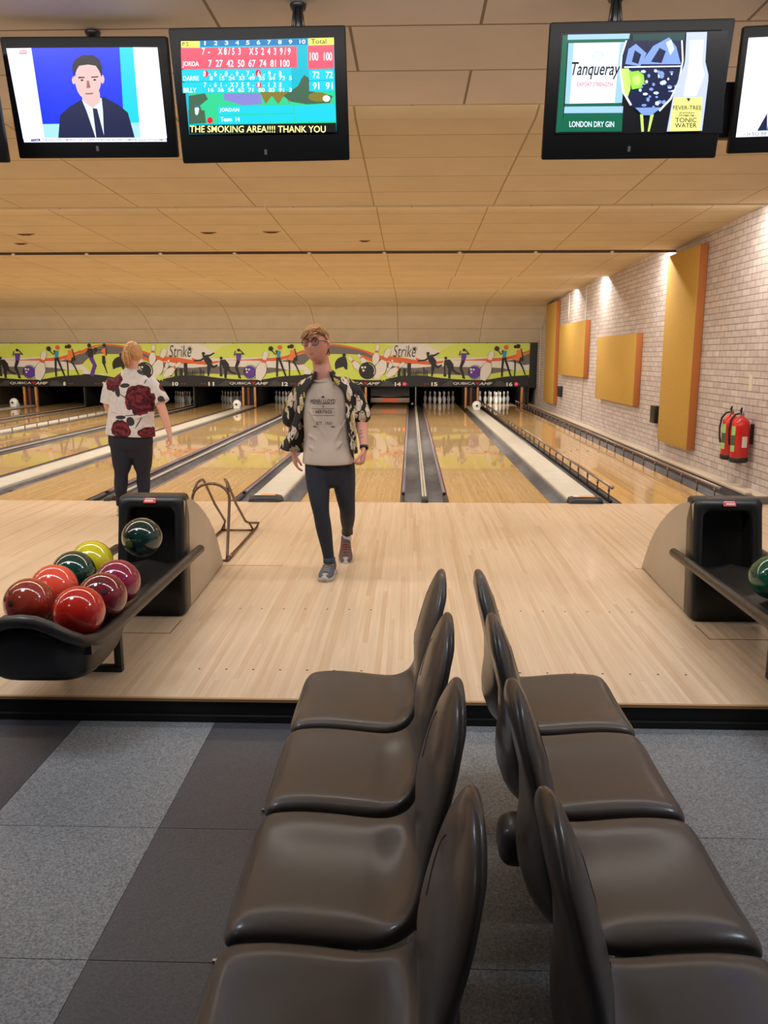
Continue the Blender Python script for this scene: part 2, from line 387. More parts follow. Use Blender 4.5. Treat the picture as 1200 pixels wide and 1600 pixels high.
# ledge against the brick wall
mb = MB(); mb.box(3.545, XW, FOUL, 27, -.11, .07); tag(mb.build('trim_8', M_GUT), kind='structure')
mb = MB(); mb.box(3.53, 3.60, FOUL+.15, 27, .07, .10); mb.box(3.6, XW, FOUL+.05, 27, .07, .08)
tag(mb.build('trim_9', mat('ledge_top', (206,190,170), .4), bevel=.004), kind='structure')
# ------------------------------------------------------------------ far end: pit walls, pins, pin deck machinery
M_POST = mat('amber_wood', (206,140,76), .4, var=.2, vs=12)
PW = ['nearest the brick wall','next to the man\'s left shoulder','between the man and the woman','left of the woman','farthest left']
for i, pc in enumerate(PC):
    for (xc, w_) in ((pc, .36), (pc+.375+LW+.26, .06)):
        if xc > XW-.1: xc = 3.45
        t = thing('pit_divider', ('black pit wall with amber wooden edges, '+PW[i]) if w_ > .1 else ('thin black pit wall with one narrow post, '+PW[i]), 'pit wall', (xc, YM+.05, 0), 0, 'pit walls between the pin decks')
        MB().box(-w_/2, w_/2, .05, 4.3, -.1, .75).build('wall_body', DARK, t)
        if w_ > .1:
            for s in (-1, 1): MB().box(s*w_/2-.03-(.0 if s>0 else -.0), s*w_/2+.03, -.02, .09, -.05, .62).build('edge_post', M_POST, t, bevel=.006)
            MB().box(-.05,.01,-.0,.05,-.05,.62).build('inner_post', mat('rust_strip', (120,58,34), .5), t)
        else:
            MB().box(-.012, .012, -.02, .05, -.05, .62).build('edge_post', STEEL if i == 1 else mat('dull_post',(70,62,56),.5), t)
tag(MB().box(3.30, 3.36, YM, YM+.1, -.05, .62).build('deck_post', M_POST, bevel=.006), 'amber wooden post at the right side of the pins of lane 16', 'post')
M_PIN = mat('pin_white', (240,238,232), .22, coat=.3); M_PINR = mat('pin_red', (196,40,44), .3)
PINP = [(.0,.030),(.004,.032),(.02,.036),(.06,.049),(.115,.0605),(.15,.058),(.19,.046),(.225,.031),(.25,.0235),(.265,.023),(.285,.0245),(.31,.030),(.335,.0322),(.355,.029),(.37,.019),(.381,.001)]
def pin_proto():
    mb = MB(); mb.lathe([(r, z) for z, r in PINP], (0,0,0), 20)
    o = mb.build('bowling_pin', M_PIN)
    s = MB().lathe([(.0322,.224),(.0275,.238),(.0277,.238),(.0327,.224)], n=20); s.lathe([(.0243,.262),(.0257,.276),(.0259,.276),(.0245,.262)], n=20)
    s.build('neck_stripe', M_PINR, o); return o
PL = {16:'in the brightest rack beside the brick wall', 15:'in the half-lit rack left of the brightest one', 12:'in the dim rack beside the man\'s arm', 11:'in the dim rack behind the white sensor', 10:'in the dim rack beside the woman\'s shoulder'}
PR = [['foremost white'],['left second-row white','right second-row white'],['left third-row white','middle third-row white','right third-row white'],['leftmost back-row white','inner left back-row white','inner right back-row white','rightmost back-row white']]
pp = pin_proto(); first = True
for n, xc in ((16, PC[0]+.375+LW/2),(15, PC[0]-.375-LW/2),(12, PC[2]+.375+LW/2),(11, PC[2]-.375-LW/2),(10, PC[3]+.375+LW/2)):
    for row in range(4):
        for k in range(row+1):
            o = pp if first else copy_tree(pp); first = False
            o.location = (xc+(k-row/2)*.3048, FOUL+18.29-.30+row*.264, .001)
            tag(o, PR[row][k]+' bowling pin, '+PL[n], 'bowling pin', 'bowling pins '+PL[n])
# sweep bar and dark curtain per lane
def sweep(xc, n, down):
    t = thing('pin_sweep', f'black sweep bar with orange-red stripe lowered over lane {n}' , 'sweep', (xc, YM+.55, 0))
    MB().box(-.60,.60,0,.05,.10,.24).build('sweep_board', mat('taupe_bar', (150,128,106), .4), t, bevel=.006)
    MB().box(-.24,.24,-.004,.0,.13,.225).build('stripe', mat('orange_red', (232,84,44), .4), t)
    MB().box(-.60,.60,.02,.06,.30,.62).build('guard_panel', BLACK, t)
    MB().tube([(-.6,.0,.285),(.6,.0,.285)], .012, 8).build('guard_rod', STEEL, t)
    MB().lathe([(.05,-.02),(.06,0),(.05,.02)], (0,0,0), 16, M=Matrix.Rotation(pi/2,3,'X')).build('pivot_wheel', STEEL, t).location = (.70,.0,.05)
    for s in (-1,1): MB().box(s*.58-.02,s*.58+.02,.05,.5,.1,.5).build('sweep_arm', BLACK, t)
sweep(PC[1]+.375+LW/2, 14, 1)
CW = {16:'beside the brick wall', 15:'with the half-lit pins', 14:'with the sweep bar', 13:'directly behind the man', 12:'with pins beside the man\'s arm', 11:'behind the white sensor', 10:'just right of the woman', 9:'hidden by the woman', 8:'second from the left edge', 7:'at the left edge'}
for i, pc in enumerate(PC):
    for s, n in ((-1, 15-2*i), (1, 16-2*i)):
        tag(MB().box(pc+s*.9-.52, pc+s*.9+.52, 28.3, 28.4, -.1, .9).build('pit_curtain', mat('pit_black', (16,14,14), .9)), 'black curtain behind the lane '+CW[n], 'curtain', 'pit curtains')
# pin-deck lamps: lanes with a lit deck
for n, xc, e in ((16, PC[0]+.9, 16),(15, PC[0]-.9, 3.2),(12, PC[2]+.9, 2.6),(11, PC[2]-.9, .8),(10, PC[3]+.9, .8),(14, PC[1]+.9, 1.2)):
    a = area('deck_light', (xc, 25.5, .66), .9, .08, e, (1,.93,.85), R(50))
# white ball-speed camera heads standing on the covers
for (x, y, lab) in ((PC[0]-.02, 22.6, 'round white sensor unit on the cover between lanes 15 and 16'), (PC[2]+.0, 23.0, 'white sensor unit on the cover between lanes 11 and 12'), (PC[4]+.0, 23.7, 'white sensor unit on the cover at the far left between lanes 7 and 8')):
    t = thing('ball_sensor', lab, 'sensor', (x, y, .042))
    MB().box(-.09,.09,0,.25,0,.10).build('base', mat('white_shell',(232,230,224),.4), t, bevel=.02, seg=3)
    MB().sphere((0,.08,.13),.125,20,14,sc=(1,.8,1)).build('shell', mat('white_shell',(232,230,224),.4), t)
    MB().lathe([(.001,.0),(.03,.0),(.03,.02),(.001,.02)], n=14, M=Matrix.Rotation(pi/2,3,'X')).build('lens', BLACK, t).location = (0,-.01,.13)
# ------------------------------------------------------------------ masking panels with printed artwork
from mathutils.geometry import tessellate_polygon
def flat(mb, pts, y, mi=0):
    P = [Vector((p[0], p[1], 0)) for p in pts]
    tri = tessellate_polygon([P]); vs = [(p[0], y, p[1]) for p in pts]
    fs = []
    for a, b, c in tri:
        A, B, C_ = P[a], P[b], P[c]
        fs.append((a,b,c) if (B-A).cross(C_-A).z > 0 else (a,c,b))
    mb.add(vs, fs, mi)          # normal towards -y
def disc(cx, cy, r, n=20, ry=None): return [(cx+r*cos(2*pi*k/n), cy+(ry or r)*sin(2*pi*k/n)) for k in range(n)]
def stroke(path, w0, w1=None):
    w1 = w0 if w1 is None else w1; K = len(path); L, Rr = [], []
    for i in range(K):
        a = Vector(path[max(i-1,0)]); b = Vector(path[min(i+1,K-1)]); t = (b-a).normalized(); n = Vector((-t.y, t.x)); w_ = (w0+(w1-w0)*i/(K-1))/2
        p = Vector(path[i]); L.append(tuple(p+n*w_)); Rr.append(tuple(p-n*w_))
    return L + Rr[::-1]
def smooth(pts, n=6):
    out = []; K = len(pts)
    for i in range(K-1):
        p0, p1, p2, p3 = [Vector(pts[max(0,min(K-1,j))]) for j in (i-1,i,i+1,i+2)]
        for k in range(n):
            t = k/n; out.append(tuple(.5*((2*p1)+(p2-p0)*t+(2*p0-5*p1+4*p2-p3)*t*t+(3*p1-p0-3*p2+p3)*t**3)))
    out.append(tuple(pts[-1])); return out
_tc = {}
def text_mesh(body, size=1, shear=0, bold=0, spacing=1):
    key = (body, shear, bold, spacing)
    if key not in _tc:
        cu = bpy.data.curves.new('txt', 'FONT'); cu.body = body; cu.size = 1; cu.shear = shear; cu.offset = bold; cu.space_character = spacing; cu.resolution_u = 3
        ob = bpy.data.objects.new('txt', cu); COL.objects.link(ob)
        dg = bpy.context.evaluated_depsgraph_get(); me = bpy.data.meshes.new_from_object(ob.evaluated_get(dg))
        vs = [tuple(v.co) for v in me.vertices]; fs = [tuple(p.vertices) for p in me.polygons]
        bpy.data.objects.remove(ob); bpy.data.curves.remove(cu); bpy.data.meshes.remove(me)
        _tc[key] = (vs, fs)
    return _tc[key]
def put_text(mb, body, x0, x1, z0, z1, y, mi=0, shear=0, bold=0, spacing=1, rot=0):
    vs, fs = text_mesh(body, 1, shear, bold, spacing)
    ax = min(v[0] for v in vs); bx = max(v[0] for v in vs); ay = min(v[1] for v in vs); by = max(v[1] for v in vs)
    mb.add([(x0+(v[0]-ax)/(bx-ax)*(x1-x0), y, z0+(v[1]-ay)/(by-ay)*(z1-z0)) for v in vs], fs, mi)
PAL = {'lime':(212,230,96),'limeL':(222,232,156),'white':(232,229,222),'or':(228,104,48),'gray':(112,106,102),'bk':(26,24,24),'pur':(92,52,160),'blue':(44,150,196),'ora':(240,130,60),'dk':(64,62,62),'red':(190,24,40),'line':(40,36,34)}
PK = list(PAL); PM = [mat('print_'+k, PAL[k], .5) for k in PK]
M_LEDON = mat('lit_red_lamp', (255,40,70), .4, es=2.2); M_LEDOFF = mat('dull_red_lamp', (130,30,34), .4)
KX = PER/173.5; KZ = (ZT-ZB)/67.5
class Art:
    def __init__(s, parent, u0): s.p = parent; s.u0 = u0; s.k = 0
    def loc(s, u, v, py0=520): return ((u-s.u0)/6*KX - PER/2, ZT-((v/6+py0)-536.5)*KZ)
    def draw(s, name, items, par=None):
        mb = MB()
        for col, pts in items:
            s.k += 1; flat(mb, [s.loc(*p) for p in pts], -.002-.00035*s.k, PK.index(col))
        return mb.build(name, PM, par or s.p)
    def txt(s, name, body, u0, u1, v0, v1, col, **kw):
        s.k += 1; mb = MB(); a = s.loc(u0, v1); b = s.loc(u1, v0)
        put_text(mb, body, a[0], b[0], a[1], b[1], -.002-.00035*s.k, PK.index(col), **kw); return mb.build(name, PM, s.p)
def pin_shape(bx, by, tx, ty, w_):
    """white pin with a black outline and an orange neck"""
    B = Vector((bx,by)); T = Vector((tx,ty)); d = T-B; n = Vector((-d.y, d.x)).normalized(); out = []
    def prof(k):
        o = []
        for z, r in PINP: o.append(tuple(B+d*(z/.381)+n*(r/.0605*w_/2*k+(k-1)*0)))
        for z, r in PINP[::-1]: o.append(tuple(B+d*(z/.381)-n*(r/.0605*w_/2*k)))
        return o
    c = B+d*.66; nk = [tuple(B+d*a+n*b*w_) for a, b in ((.60,.24),(.66,.20),(.70,.20),(.70,-.20),(.66,-.20),(.60,-.24))]
    return [('line', prof(1.09)), ('white', prof(1.0)), ('or', nk)]
def lower_band(A, top, num_l, num_r, ul, ur, lit_l, lit_r, us):
    A.draw('lower_band', [('bk', smooth(top, 4)+[(A.u0+1041,506),(A.u0,506)]),
        ('dk', [(A.u0+345,450),(A.u0+300,450),(A.u0+230,500),(A.u0+330,500)]), ('dk', [(A.u0+745,450),(A.u0+790,450),(A.u0+860,500),(A.u0+715,500)])])
    A.txt('logo_lettering', 'QUBICA', us, us+205, 463, 489, 'white', bold=.012); A.draw('logo_mark', [('red', [(us+205,463),(us+248,463),(us+227,490)])])
    A.txt('logo_lettering', 'AMF', us+240, us+362, 463, 489, 'white', shear=.3, bold=.02)
    for body, u, lit, s in ((num_l, ul, lit_l, -1), (num_r, ur, lit_r, 1)):
        w_ = 24 if len(body) == 1 else 56
        A.txt('lane_number', body, u-w_/2, u+w_/2, 463, 500, 'white', bold=.04)
        for j, du in enumerate((s*(w_/2+34), s*(w_/2+62))):
            A.k += 1; mb = MB(); flat(mb, [A.loc(*p) for p in disc(u+du, 480, 15 if (lit and j==0) else 9, 16)], -.002-.00035*A.k)
            mb.build('signal_lamp', M_LEDON if (lit and j == 0) else M_LEDOFF, A.p)
def panel(i, kind, lab, litl, litr):
    pc = PC[i]; t = thing('masking_panel', lab, 'panel', (pc, YM, 0), 0, 'printed panels above the pin decks')
    MB().box(-PER/2+.003, PER/2-.003, 0, .05, ZB, ZT).build('board', PM[0], t)
    MB().box(-PER/2+.003, PER/2-.003, -.012, .06, ZB-.012, ZB+.006).build('bottom_edge', DARK, t)
    for k in range(4): MB().box(-1.3+k*.85, -1.25+k*.85, -.01, .02, ZT-.005, ZT+.012).build('clip', DARK, t)
    if kind == 'A':
        u0 = -192; A = Art(t, u0)
        A.draw('background_waves', [
          ('limeL', [(u0,100),(852,100),(852,180),(500,235),(150,255),(u0,250)]),
          ('white', smooth([(u0,110),(-100,110),(-40,150),(40,190),(150,240)])+[(150,255),(u0,255)]),
          ('lime', smooth([(u0+30,505),(u0+30,350),(-60,290),(60,150),(200,104)])[12:]+[(860-10,104),(852,165),(600,215),(300,240),(140,245)]),
          ('white', [(u0,245),(852,225),(852,350),(u0,350)]), 
          ('or', smooth([(u0,235),(-110,262),(-20,270),(60,262)])+smooth([(60,280),(-60,300),(u0,290)])),
          ('gray', smooth([(u0,330),(-60,318),(40,315),(250,320),(500,325),(600,332),(705,350)])+smooth([(600,366),(480,386),(300,402),(100,392),(0,384),(u0,392)])),
          ('or', smooth([(140,256),(300,252),(470,240),(620,230),(740,200),(852,160)])+smooth([(852,188),(760,215),(690,245),(560,266),(400,262),(140,258)])),
          ('gray', smooth([(600,268),(700,250),(780,215),(852,192)])+smooth([(852,294),(800,302),(740,286),(680,272),(600,269)])),
          ('lime', [(u0,385),(0,385),(300,402),(500,386),(705,352),(852,346),(852,420),(u0,430)]),
          ])
        lower_band(A, [(u0,400),(-80,405),(0,418),(150,433),(300,440),(450,440),(600,415),(700,405),(849,395)], str(15-2*i), str(16-2*i), -20, 672, litl, litr, 152)
        d = -190  # crop6 -> crop7 offset in u (1080 px*6 ... ) applied below
        def c6(p): return [(x-1080, y) for x, y in p]
        A.draw('skyline_graphic', [('bk', c6([(a,412),(a,c),(b,c),(b,412)])) for a,b,c in ((890,897,350),(900,906,372),(909,915,345),(919,926,368),(932,938,355),(944,950,378),(955,964,322),(968,976,340),(980,986,362),(990,998,350))])
        A.draw('bowler_figure', [('bk', c6(q)) for q in (disc(998,196,16), stroke([(1015,230),(970,258),(905,264)],20,12), stroke([(1020,218),(1060,212),(1100,188)],22,12), [(985,212),(1035,212),(1075,262),(1072,308),(1035,312),(1005,268)], stroke([(1048,300),(1042,350),(1036,408)],40,14), stroke([(1055,300),(1090,322),(1127,302)],34,14))])
        A.draw('bowler_figure', [('bk', q) for q in (disc(82,238,14), [(70,255),(120,250),(150,290),(160,335),(120,352),(100,330),(80,300)], stroke([(78,265),(72,330),(76,395)],20,12), disc(76,398,14), stroke([(122,340),(118,380),(117,428)],34,20), stroke([(135,335),(170,370),(215,385)],26,14))])
        A.draw('cheering_figure', [('bk', disc(248,163,14)),('bk', stroke([(226,200),(205,214),(216,172)],12,10)),('bk', stroke([(272,196),(298,204),(262,164)],12,10)),('pur', [(222,192),(276,192),(262,262),(226,262)]),('bk', stroke([(244,260),(220,325),(252,425)],34,20)),('bk', stroke([(236,415),(262,428)],14)) ])
        A.draw('purple_ball_graphic', [('bk', disc(353,370,67,30)),('white', disc(353,370,62,30)),('pur', disc(350,370,59,30)),('bk', disc(338,366,46,24)),('pur', disc(346,372,48,24)),('white', disc(315,342,10)),('white', disc(340,345,9)),('white', disc(320,370,9))])
        A.draw('pin_graphic', pin_shape(425,443,508,172,98))
        A.draw('dancing_figure', [('bk', disc(548,150,23)),('bk', stroke([(555,165),(590,205),(605,180)],10)),('or', disc(632,138,21)),('bk', stroke([(600,165),(608,200)],18)),('blue', [(606,166),(640,172),(630,236),(602,236)]),('bk', stroke([(608,234),(602,330),(600,412)],22,16)),('bk', stroke([(622,232),(655,330),(686,420)],22,14))])
        A.draw('dancing_figure', [('bk', disc(742,128,20)),('bk', disc(716,133,15)),('bk', stroke([(768,150),(788,235)],10)),('ora', [(730,165),(768,162),(780,240),(750,262),(690,250),(724,215)]),('bk', disc(775,248,19)),('bk', stroke([(716,258),(718,330),(715,408)],14,10)),('bk', stroke([(752,262),(785,320),(815,395)],18,10))])
    else:
        u0 = -156; A = Art(t, u0); f = lambda pts: [(x-953, y) for x, y in pts]
        A.draw('background_waves', [
          ('limeL', [(u0,100),(888,100),(888,250),(u0,250)]),
          ('lime', [(u0,100),(560,104),(888,150),(888,240),(500,200),(u0,200)]),
          ('white', [(700,104),(888,104),(888,262),(780,230),(620,200)]),
          ('white', [(u0,300),(888,262),(888,340),(u0,400)]),
          ('lime', smooth([(u0,310),(-60,230),(60,196),(330,200),(470,270),(560,340),(700,380),(888,392)])+[(888,440),(u0,440)]),
          ('white', smooth([(u0,300),(-120,330),(-60,380),(60,392)])+[(60,440),(u0,440)]),
          ('gray', smooth([(u0,200),(-60,155),(60,120),(200,128),(330,150),(450,190),(560,250),(700,318),(888,330)])+smooth([(888,392),(700,350),(560,300),(440,235),(330,204),(110,200),(0,200),(-90,240),(u0,300)])),
          ('white', [(600,262),(700,270),(888,290),(888,325),(740,318),(640,300)]),
          ('or', smooth([(u0,172),(-60,128),(60,108),(180,112),(330,140),(460,180),(560,215),(700,226),(888,256)])+smooth([(888,292),(760,288),(640,268),(520,236),(400,176),(250,140),(110,122),(0,128),(-90,165),(u0,198)])),
          ('or', smooth([(380,205),(460,235),(540,258),(640,275)])+smooth([(640,292),(540,285),(450,262),(380,222)])),
          ])
        lower_band(A, [(u0,388),(-40,392),(60,405),(200,430),(340,440),(550,445),(650,425),(750,405),(885,400)], str(15-2*i), str(16-2*i), 40, 718, litl, litr, 190)
        sky = [(668,690,345),(715,745,335),(752,762,360),(765,795,335),(805,840,285),(842,848,362),(851,858,378),(861,866,352),(869,876,380),(880,886,366)]
        A.draw('skyline_graphic', [('bk', [(a,410),(a,c),(b,c),(b,410)]) for a,b,c in sky if b < 888]+[('bk', [(733,330),(738,262),(745,330)])])
        A.draw('dancing_figure', [('bk', f(q)) for q in (disc(880,120,19), [(862,145),(912,148),(912,235),(868,235)], disc(937,158,20), stroke([(905,165),(930,195),(940,170)],12), stroke([(862,165),(850,200),(868,215)],12))]+[('pur', f(stroke([(880,236),(918,300),(905,350),(885,405)],26,40))), ('pur', f(stroke([(900,236),(930,310),(892,395)],22,20)))])
        A.draw('dancing_figure', [('bk', f(disc(1022,118,17))),('bk', f(stroke([(1035,140),(1036,215)],10))),('bk', f(stroke([(1000,165),(965,160)],8))),('ora', f([(1005,148),(1032,146),(1030,215),(985,172)])),('bk', f([(995,215),(1022,215),(1026,290),(992,290)])),('bk', f(stroke([(1004,288),(1035,382)],12,8))),('bk', f(stroke([(1012,288),(1030,370)],10,8)))])
        A.draw('kneeling_figure', [('bk', disc(222,210,17)),('bk', smooth([(205,222),(160,245),(135,290),(140,345)])+[(170,330),(215,318),(232,345),(250,345),(252,290),(238,228)])])
        A.draw('pin_graphic', pin_shape(372,345,262,225,62)+pin_shape(425,290,348,203,50)+pin_shape(505,300,535,112,66)+pin_shape(640,330,670,252,36))
        A.draw('pin_graphic', pin_shape(515,432,642,146,104)+pin_shape(615,412,780,280,66))
        A.draw('burst_graphic', [('lime', [(580+(52 if k%2 else 24)*cos(pi*k/9), 420+(40 if k%2 else 20)*sin(pi*k/9)) for k in range(18)])])
        A.draw('black_ball_graphic', [('bk', disc(437,355,80,32)), ('white', stroke([(437+66*cos(a), 355+66*sin(a)) for a in [R(x) for x in range(-80,31,10)]],3,9)),('white', disc(388,325,11)),('white', disc(415,323,10)),('white', disc(400,353,11))])
        A.txt('script_lettering', 'Strike', 675, 882, 118, 228, 'bk', shear=.25, bold=-.008)
        A.draw('star_graphic', [('bk', [(870+(34 if k%2 else 8)*cos(pi*k/8+.2)-0, 150+(30 if k%2 else 8)*sin(pi*k/8+.2)) for k in range(16)])])
labs = {0:('A','printed panel with a purple ball, rightmost, next to the black end panel'),1:('B','printed panel reading Strike, right of and behind the man'),
 2:('A','printed panel with a purple ball, between the two people'),3:('B','printed panel reading Strike, behind the woman'),4:('A','printed panel with a purple ball, at the left edge of the photo'),5:('B','printed panel reading Strike beyond the left edge')}
for i in range(5): panel(i, labs[i][0], labs[i][1], False, i in (0, 1))
tag(MB().box(PC[0]+PER/2+.004, XW-.005, YM-.02, YM+.5, ZB-.03, ZT).build('end_panel', BLACK), 'plain black end panel between the printed panels and the brick wall', 'panel')
# ------------------------------------------------------------------ acoustic panels and fittings on the brick wall
M_YEL = mat('mustard_felt', (188,150,68), .85, var=.05, vs=40); M_ORG = mat('orange_edge', (168,98,46), .8)
def apanel(y0, y1, z0, z1, lab):
    t = thing('acoustic_panel', lab, 'wall panel', (XW, (y0+y1)/2, (z0+z1)/2)); h = (y1-y0)/2; k = (z1-z0)/2
    MB().box(-.11, -.004, -h, h, -k, k).build('panel_body', M_ORG, t, bevel=.006)
    MB().box(-.114, -.1, -h+.003, h-.003, -k+.003, k-.003).build('panel_face', M_YEL, t, bevel=.004)
apanel(10.86, 12.15, .29, 2.90, 'tall mustard-yellow acoustic panel nearest the camera on the brick wall')
apanel(13.6, 16.4, .70, 1.87, 'wide mustard-yellow acoustic panel, nearer of the two low square-looking ones')
apanel(17.6, 20.6, 1.06, 2.25, 'mustard-yellow acoustic panel, farther of the two wide low ones')
apanel(21.2, 22.7, .30, 2.86, 'narrow-looking tall mustard-yellow acoustic panel farthest along the brick wall')
for y, z, lab in ((20.6,.645,'small black box on the wall under the farther wide yellow panel'),(12.55,.644,'small black box on the wall left of the nearest tall yellow panel')):
    t = tag(MB().box(XW-.09, XW, y-.12, y+.12, z-.13, z+.13).build('junction_box', BLACK, bevel=.01), lab, 'box')
M_WH = mat('white_conduit', (226,218,206), .4)
for y, z0, z1, lab in ((12.42,.10,2.93,'thin white conduit on the brick wall beside the nearest tall yellow panel'),(18.1,.12,2.93,'thin white conduit running down behind the farther wide yellow panel'),(20.0,2.26,2.94,'short white conduit above the farther wide yellow panel'),(24.2,.3,2.6,'thin white conduit on the brick wall next to the end panel')):
    tag(MB().tube([(XW-.012,y,z0),(XW-.012,y,z1)], .011, 8).build('conduit', M_WH), lab, 'conduit')
tag(MB().box(XW-.004, XW, 9.19, 9.28, 1.13, 1.31).build('notice_card', mat('card', (214,204,188), .5)), 'small pale notice card on the brick wall above the fire extinguishers', 'card')
M_RED = mat('extinguisher_red', (196,24,26), .28, coat=.3)
def extinguisher(y, lab, dz=0, s=1):
    t = thing('fire_extinguisher', lab, 'fire extinguisher', (XW-.13, y, .36+dz), R(0), 'pair of red fire extinguishers')
    MB().lathe([(.001,.03),(.09,.03),(.094,.045),(.094,.40),(.088,.44),(.065,.475),(.03,.495),(.022,.52),(.001,.52)], n=28).build('cylinder', M_RED, t)
    MB().lathe([(.001,0),(.09,0),(.097,.01),(.097,.055),(.093,.06),(.001,.06)], n=28).build('base_ring', BLACK, t)
    MB().lathe([(.02,.50),(.024,.52),(.024,.55),(.001,.552)], n=14).build('valve', STEEL, t)
    h = MB(); h.tube([(-.0,.03,.545),(-.02,-.02,.57),(-.04,-.09,.60)],[.012,.013,.008],8); h.tube([(0,.03,.54),(-.02,-.03,.55),(-.04,-.085,.535)],[.012,.01,.007],8); h.build('handle', BLACK, t)
    MB().tube([(0,.02,.535),(-.03,.09,.52),(-.06,.13,.46),(-.075,.135,.35),(-.075,.12,.25),(-.07,.10,.18)], .011, 10).build('hose', BLACK, t)
    def patch(name, a0, a1, z0, z1, m, r=.0955):
        n = 8; mb = MB(); vs = []
        for k in range(n+1):
            a = R(a0+(a1-a0)*k/n)
            for (rr, z) in ((r,z0),(r,z1)): vs.append((rr*cos(a), rr*sin(a), z))
        mb.add(vs, [(2*k,2*k+2,2*k+3,2*k+1) for k in range(n)], 0, True); return mb.build(name, m, t)
    patch('green_label', 176, 216, .12, .40, mat('pale_green_label', (150,196,120), .4)); patch('label_band', 176, 216, .19, .30, mat('dark_green_label', (52,92,60), .4), .0960)
    patch('white_tag', 262, 300, .17, .29, mat('white_tag', (226,214,208), .4))
    MB().box(.09,.129,-.03,.03,.30,.36).box(.12,.13,-.04,.04,.2,.42).build('bracket', BLACK, t)
extinguisher(9.08, 'red fire extinguisher with white tag, nearer of the pair on the brick wall', .0)
extinguisher(9.36, 'red fire extinguisher, farther of the pair and half hidden by its neighbour', .0)
# ------------------------------------------------------------------ ball returns
M_TAN = mat('taupe_hood', (174,160,140), .38, var=.04, vs=5); M_TUBE = mat('rubber_tube', (58,52,48), .36, var=.1)
def rrect(hw, z0, z1, r, n=6):      # rounded rectangle in x,z
    pts = []
    for cx, cz, a0 in ((hw-r, z1-r, 0), (-hw+r, z1-r, 90), (-hw+r, z0+r, 180), (hw-r, z0+r, 270)):
        for k in range(n+1):
            a = R(a0+90*k/n); pts.append((cx+r*cos(a), cz+r*sin(a)))
    return pts
def ball_return(cx, lab):
    t = thing('ball_return', lab, 'ball return', (cx, 0, 0), 0, 'ball return machines on the approach')
    prof = [(4.70,.690,.196),(4.80,.684,.194),(4.94,.646,.190),(5.08,.592,.186),(5.22,.528,.181),(5.36,.448,.176),(5.50,.352,.170),(5.62,.245,.165),(5.72,.130,.160),(5.79,.02,.157)]
    rings = []
    for y, h, w_ in prof: rings.append([Vector((x, y+(.0), z)) for x, z in rrect(w_, .0, max(h,.03), min(.025, max(h,.03)*.45))])
    hd = MB().loft(rings, 0, True, False).build('hood', M_TAN, t); hd.data.set_sharp_from_angle(angle=R(50))
    fy = lambda z: 4.578+.115*(z/.705)
    def ring(hw, z0, z1, r, dy):
        out = []
        for x, z in rrect(hw, z0, z1, r):
            k = 1.03-.07*(z/.7); out.append(Vector((x*k, fy(z)+dy, z)))
        return out
    rings = [ring(.199,.0,.700,.03,.14), ring(.203,.0,.706,.035,.06), ring(.201,.002,.704,.03,.02), ring(.194,.006,.697,.032,.0), ring(.160,.20,.655,.05,-.004), ring(.146,.235,.636,.045,.008), ring(.138,.25,.62,.04,.04), ring(.130,.26,.60,.04,.5)]
    fr = MB().loft(rings, 0, True).build('front_frame', BLACK, t)
    MB().box(-.13,.13,4.56,4.66,.235,.252).build('lip', BLACK, t, bevel=.006)
    for s in (-1,1): MB().sphere((s*.118,4.80,.42),.006,8,6).build('screw', STEEL, t)
    lb = MB().box(-.036,.036,-.001,.001,-.022,.022); o = lb.build('warning_label', mat('red_label', (206,44,48), .35), t); o.location = (0, 4.686, .682); o.rotation_euler.x = R(-38)
    MB().box(-.03,.03,-.002,-.0005,.004,.012).box(-.03,.02,-.002,-.0005,-.012,-.004).build('label_line', mat('label_white', (232,214,208), .4), o)
    # side arms joined by the rim of the nose
    half = [(.232,4.885,.338),(.228,4.6,.338),(.228,4.0,.338),(.228,3.55,.338),(.226,3.36,.338),(.218,3.24,.342),(.194,3.15,.362),(.155,3.09,.405),(.10,3.055,.452),(.05,3.04,.478),(0,3.035,.485)]
    lx = -.29      # the rack is a little wider on its left side
    path = half + [(lx*x/.228 if x < .2 else lx, y, z) for x, y, z in half[-2::-1]]
    MB().tube(path, .027, 16).sphere(path[0],.027,14,8).sphere(path[-1],.027,14,8).build('side_rail', M_TUBE, t)
    # moulded nose below the rim
    rings = []
    for z_, sx, y0, y1 in ((.155,.70,3.24,3.60),(.163,.78,3.19,3.66),(.20,.87,3.12,3.70),(.27,.95,3.075,3.74),(.33,1.0,3.045,3.76)):
        rg = []
        for k in range(32):
            a = 2*pi*k/32; c, s_ = cos(a), sin(a)
            x = (.228 if c > 0 else .29)*sx*math.copysign(abs(c)**.6, c)-.05*(1-sx)*2; yy = (y0+y1)/2+(y1-y0)/2*math.copysign(abs(s_)**.6, s_)
            rise = (.155*max(0, min(1, (3.30-yy)/.22)) * (1-(abs(x)/(.24 if x > 0 else .31))**1.6)) * (z_/.33)**3
            rg.append(Vector((x, yy, z_+rise)))
        rings.append(rg)
    MB().loft(rings, 0, True).build('nose', BLACK, t)
    tr = MB()
    prof = [(-.27,.345),(-.25,.335),(-.125,.318),(-.05,.332),(0,.345),(.05,.332),(.125,.318),(.20,.335),(.22,.345),(.22,.30),(-.27,.30)]
    tr.loft([[Vector((x,y,z)) for x,z in prof] for y in (3.16,4.60)], 0, False).build('ball_tray', BLACK, t)
    MB().box(-.16,.135,3.71,3.75,0,.032).box(.098,.135,3.71,3.75,.032,.31).box(-.16,-.122,3.71,3.75,.032,.31).build('support_leg', BLACK, t, bevel=.006)
    return t
ball_return(-1.53, 'taupe and black ball return with seven balls on its rack, left side')
br = ball_return(1.838, 'taupe and black ball return with a green ball, at the right edge')
br.scale.x = -1      # this machine is the mirror image of the left one
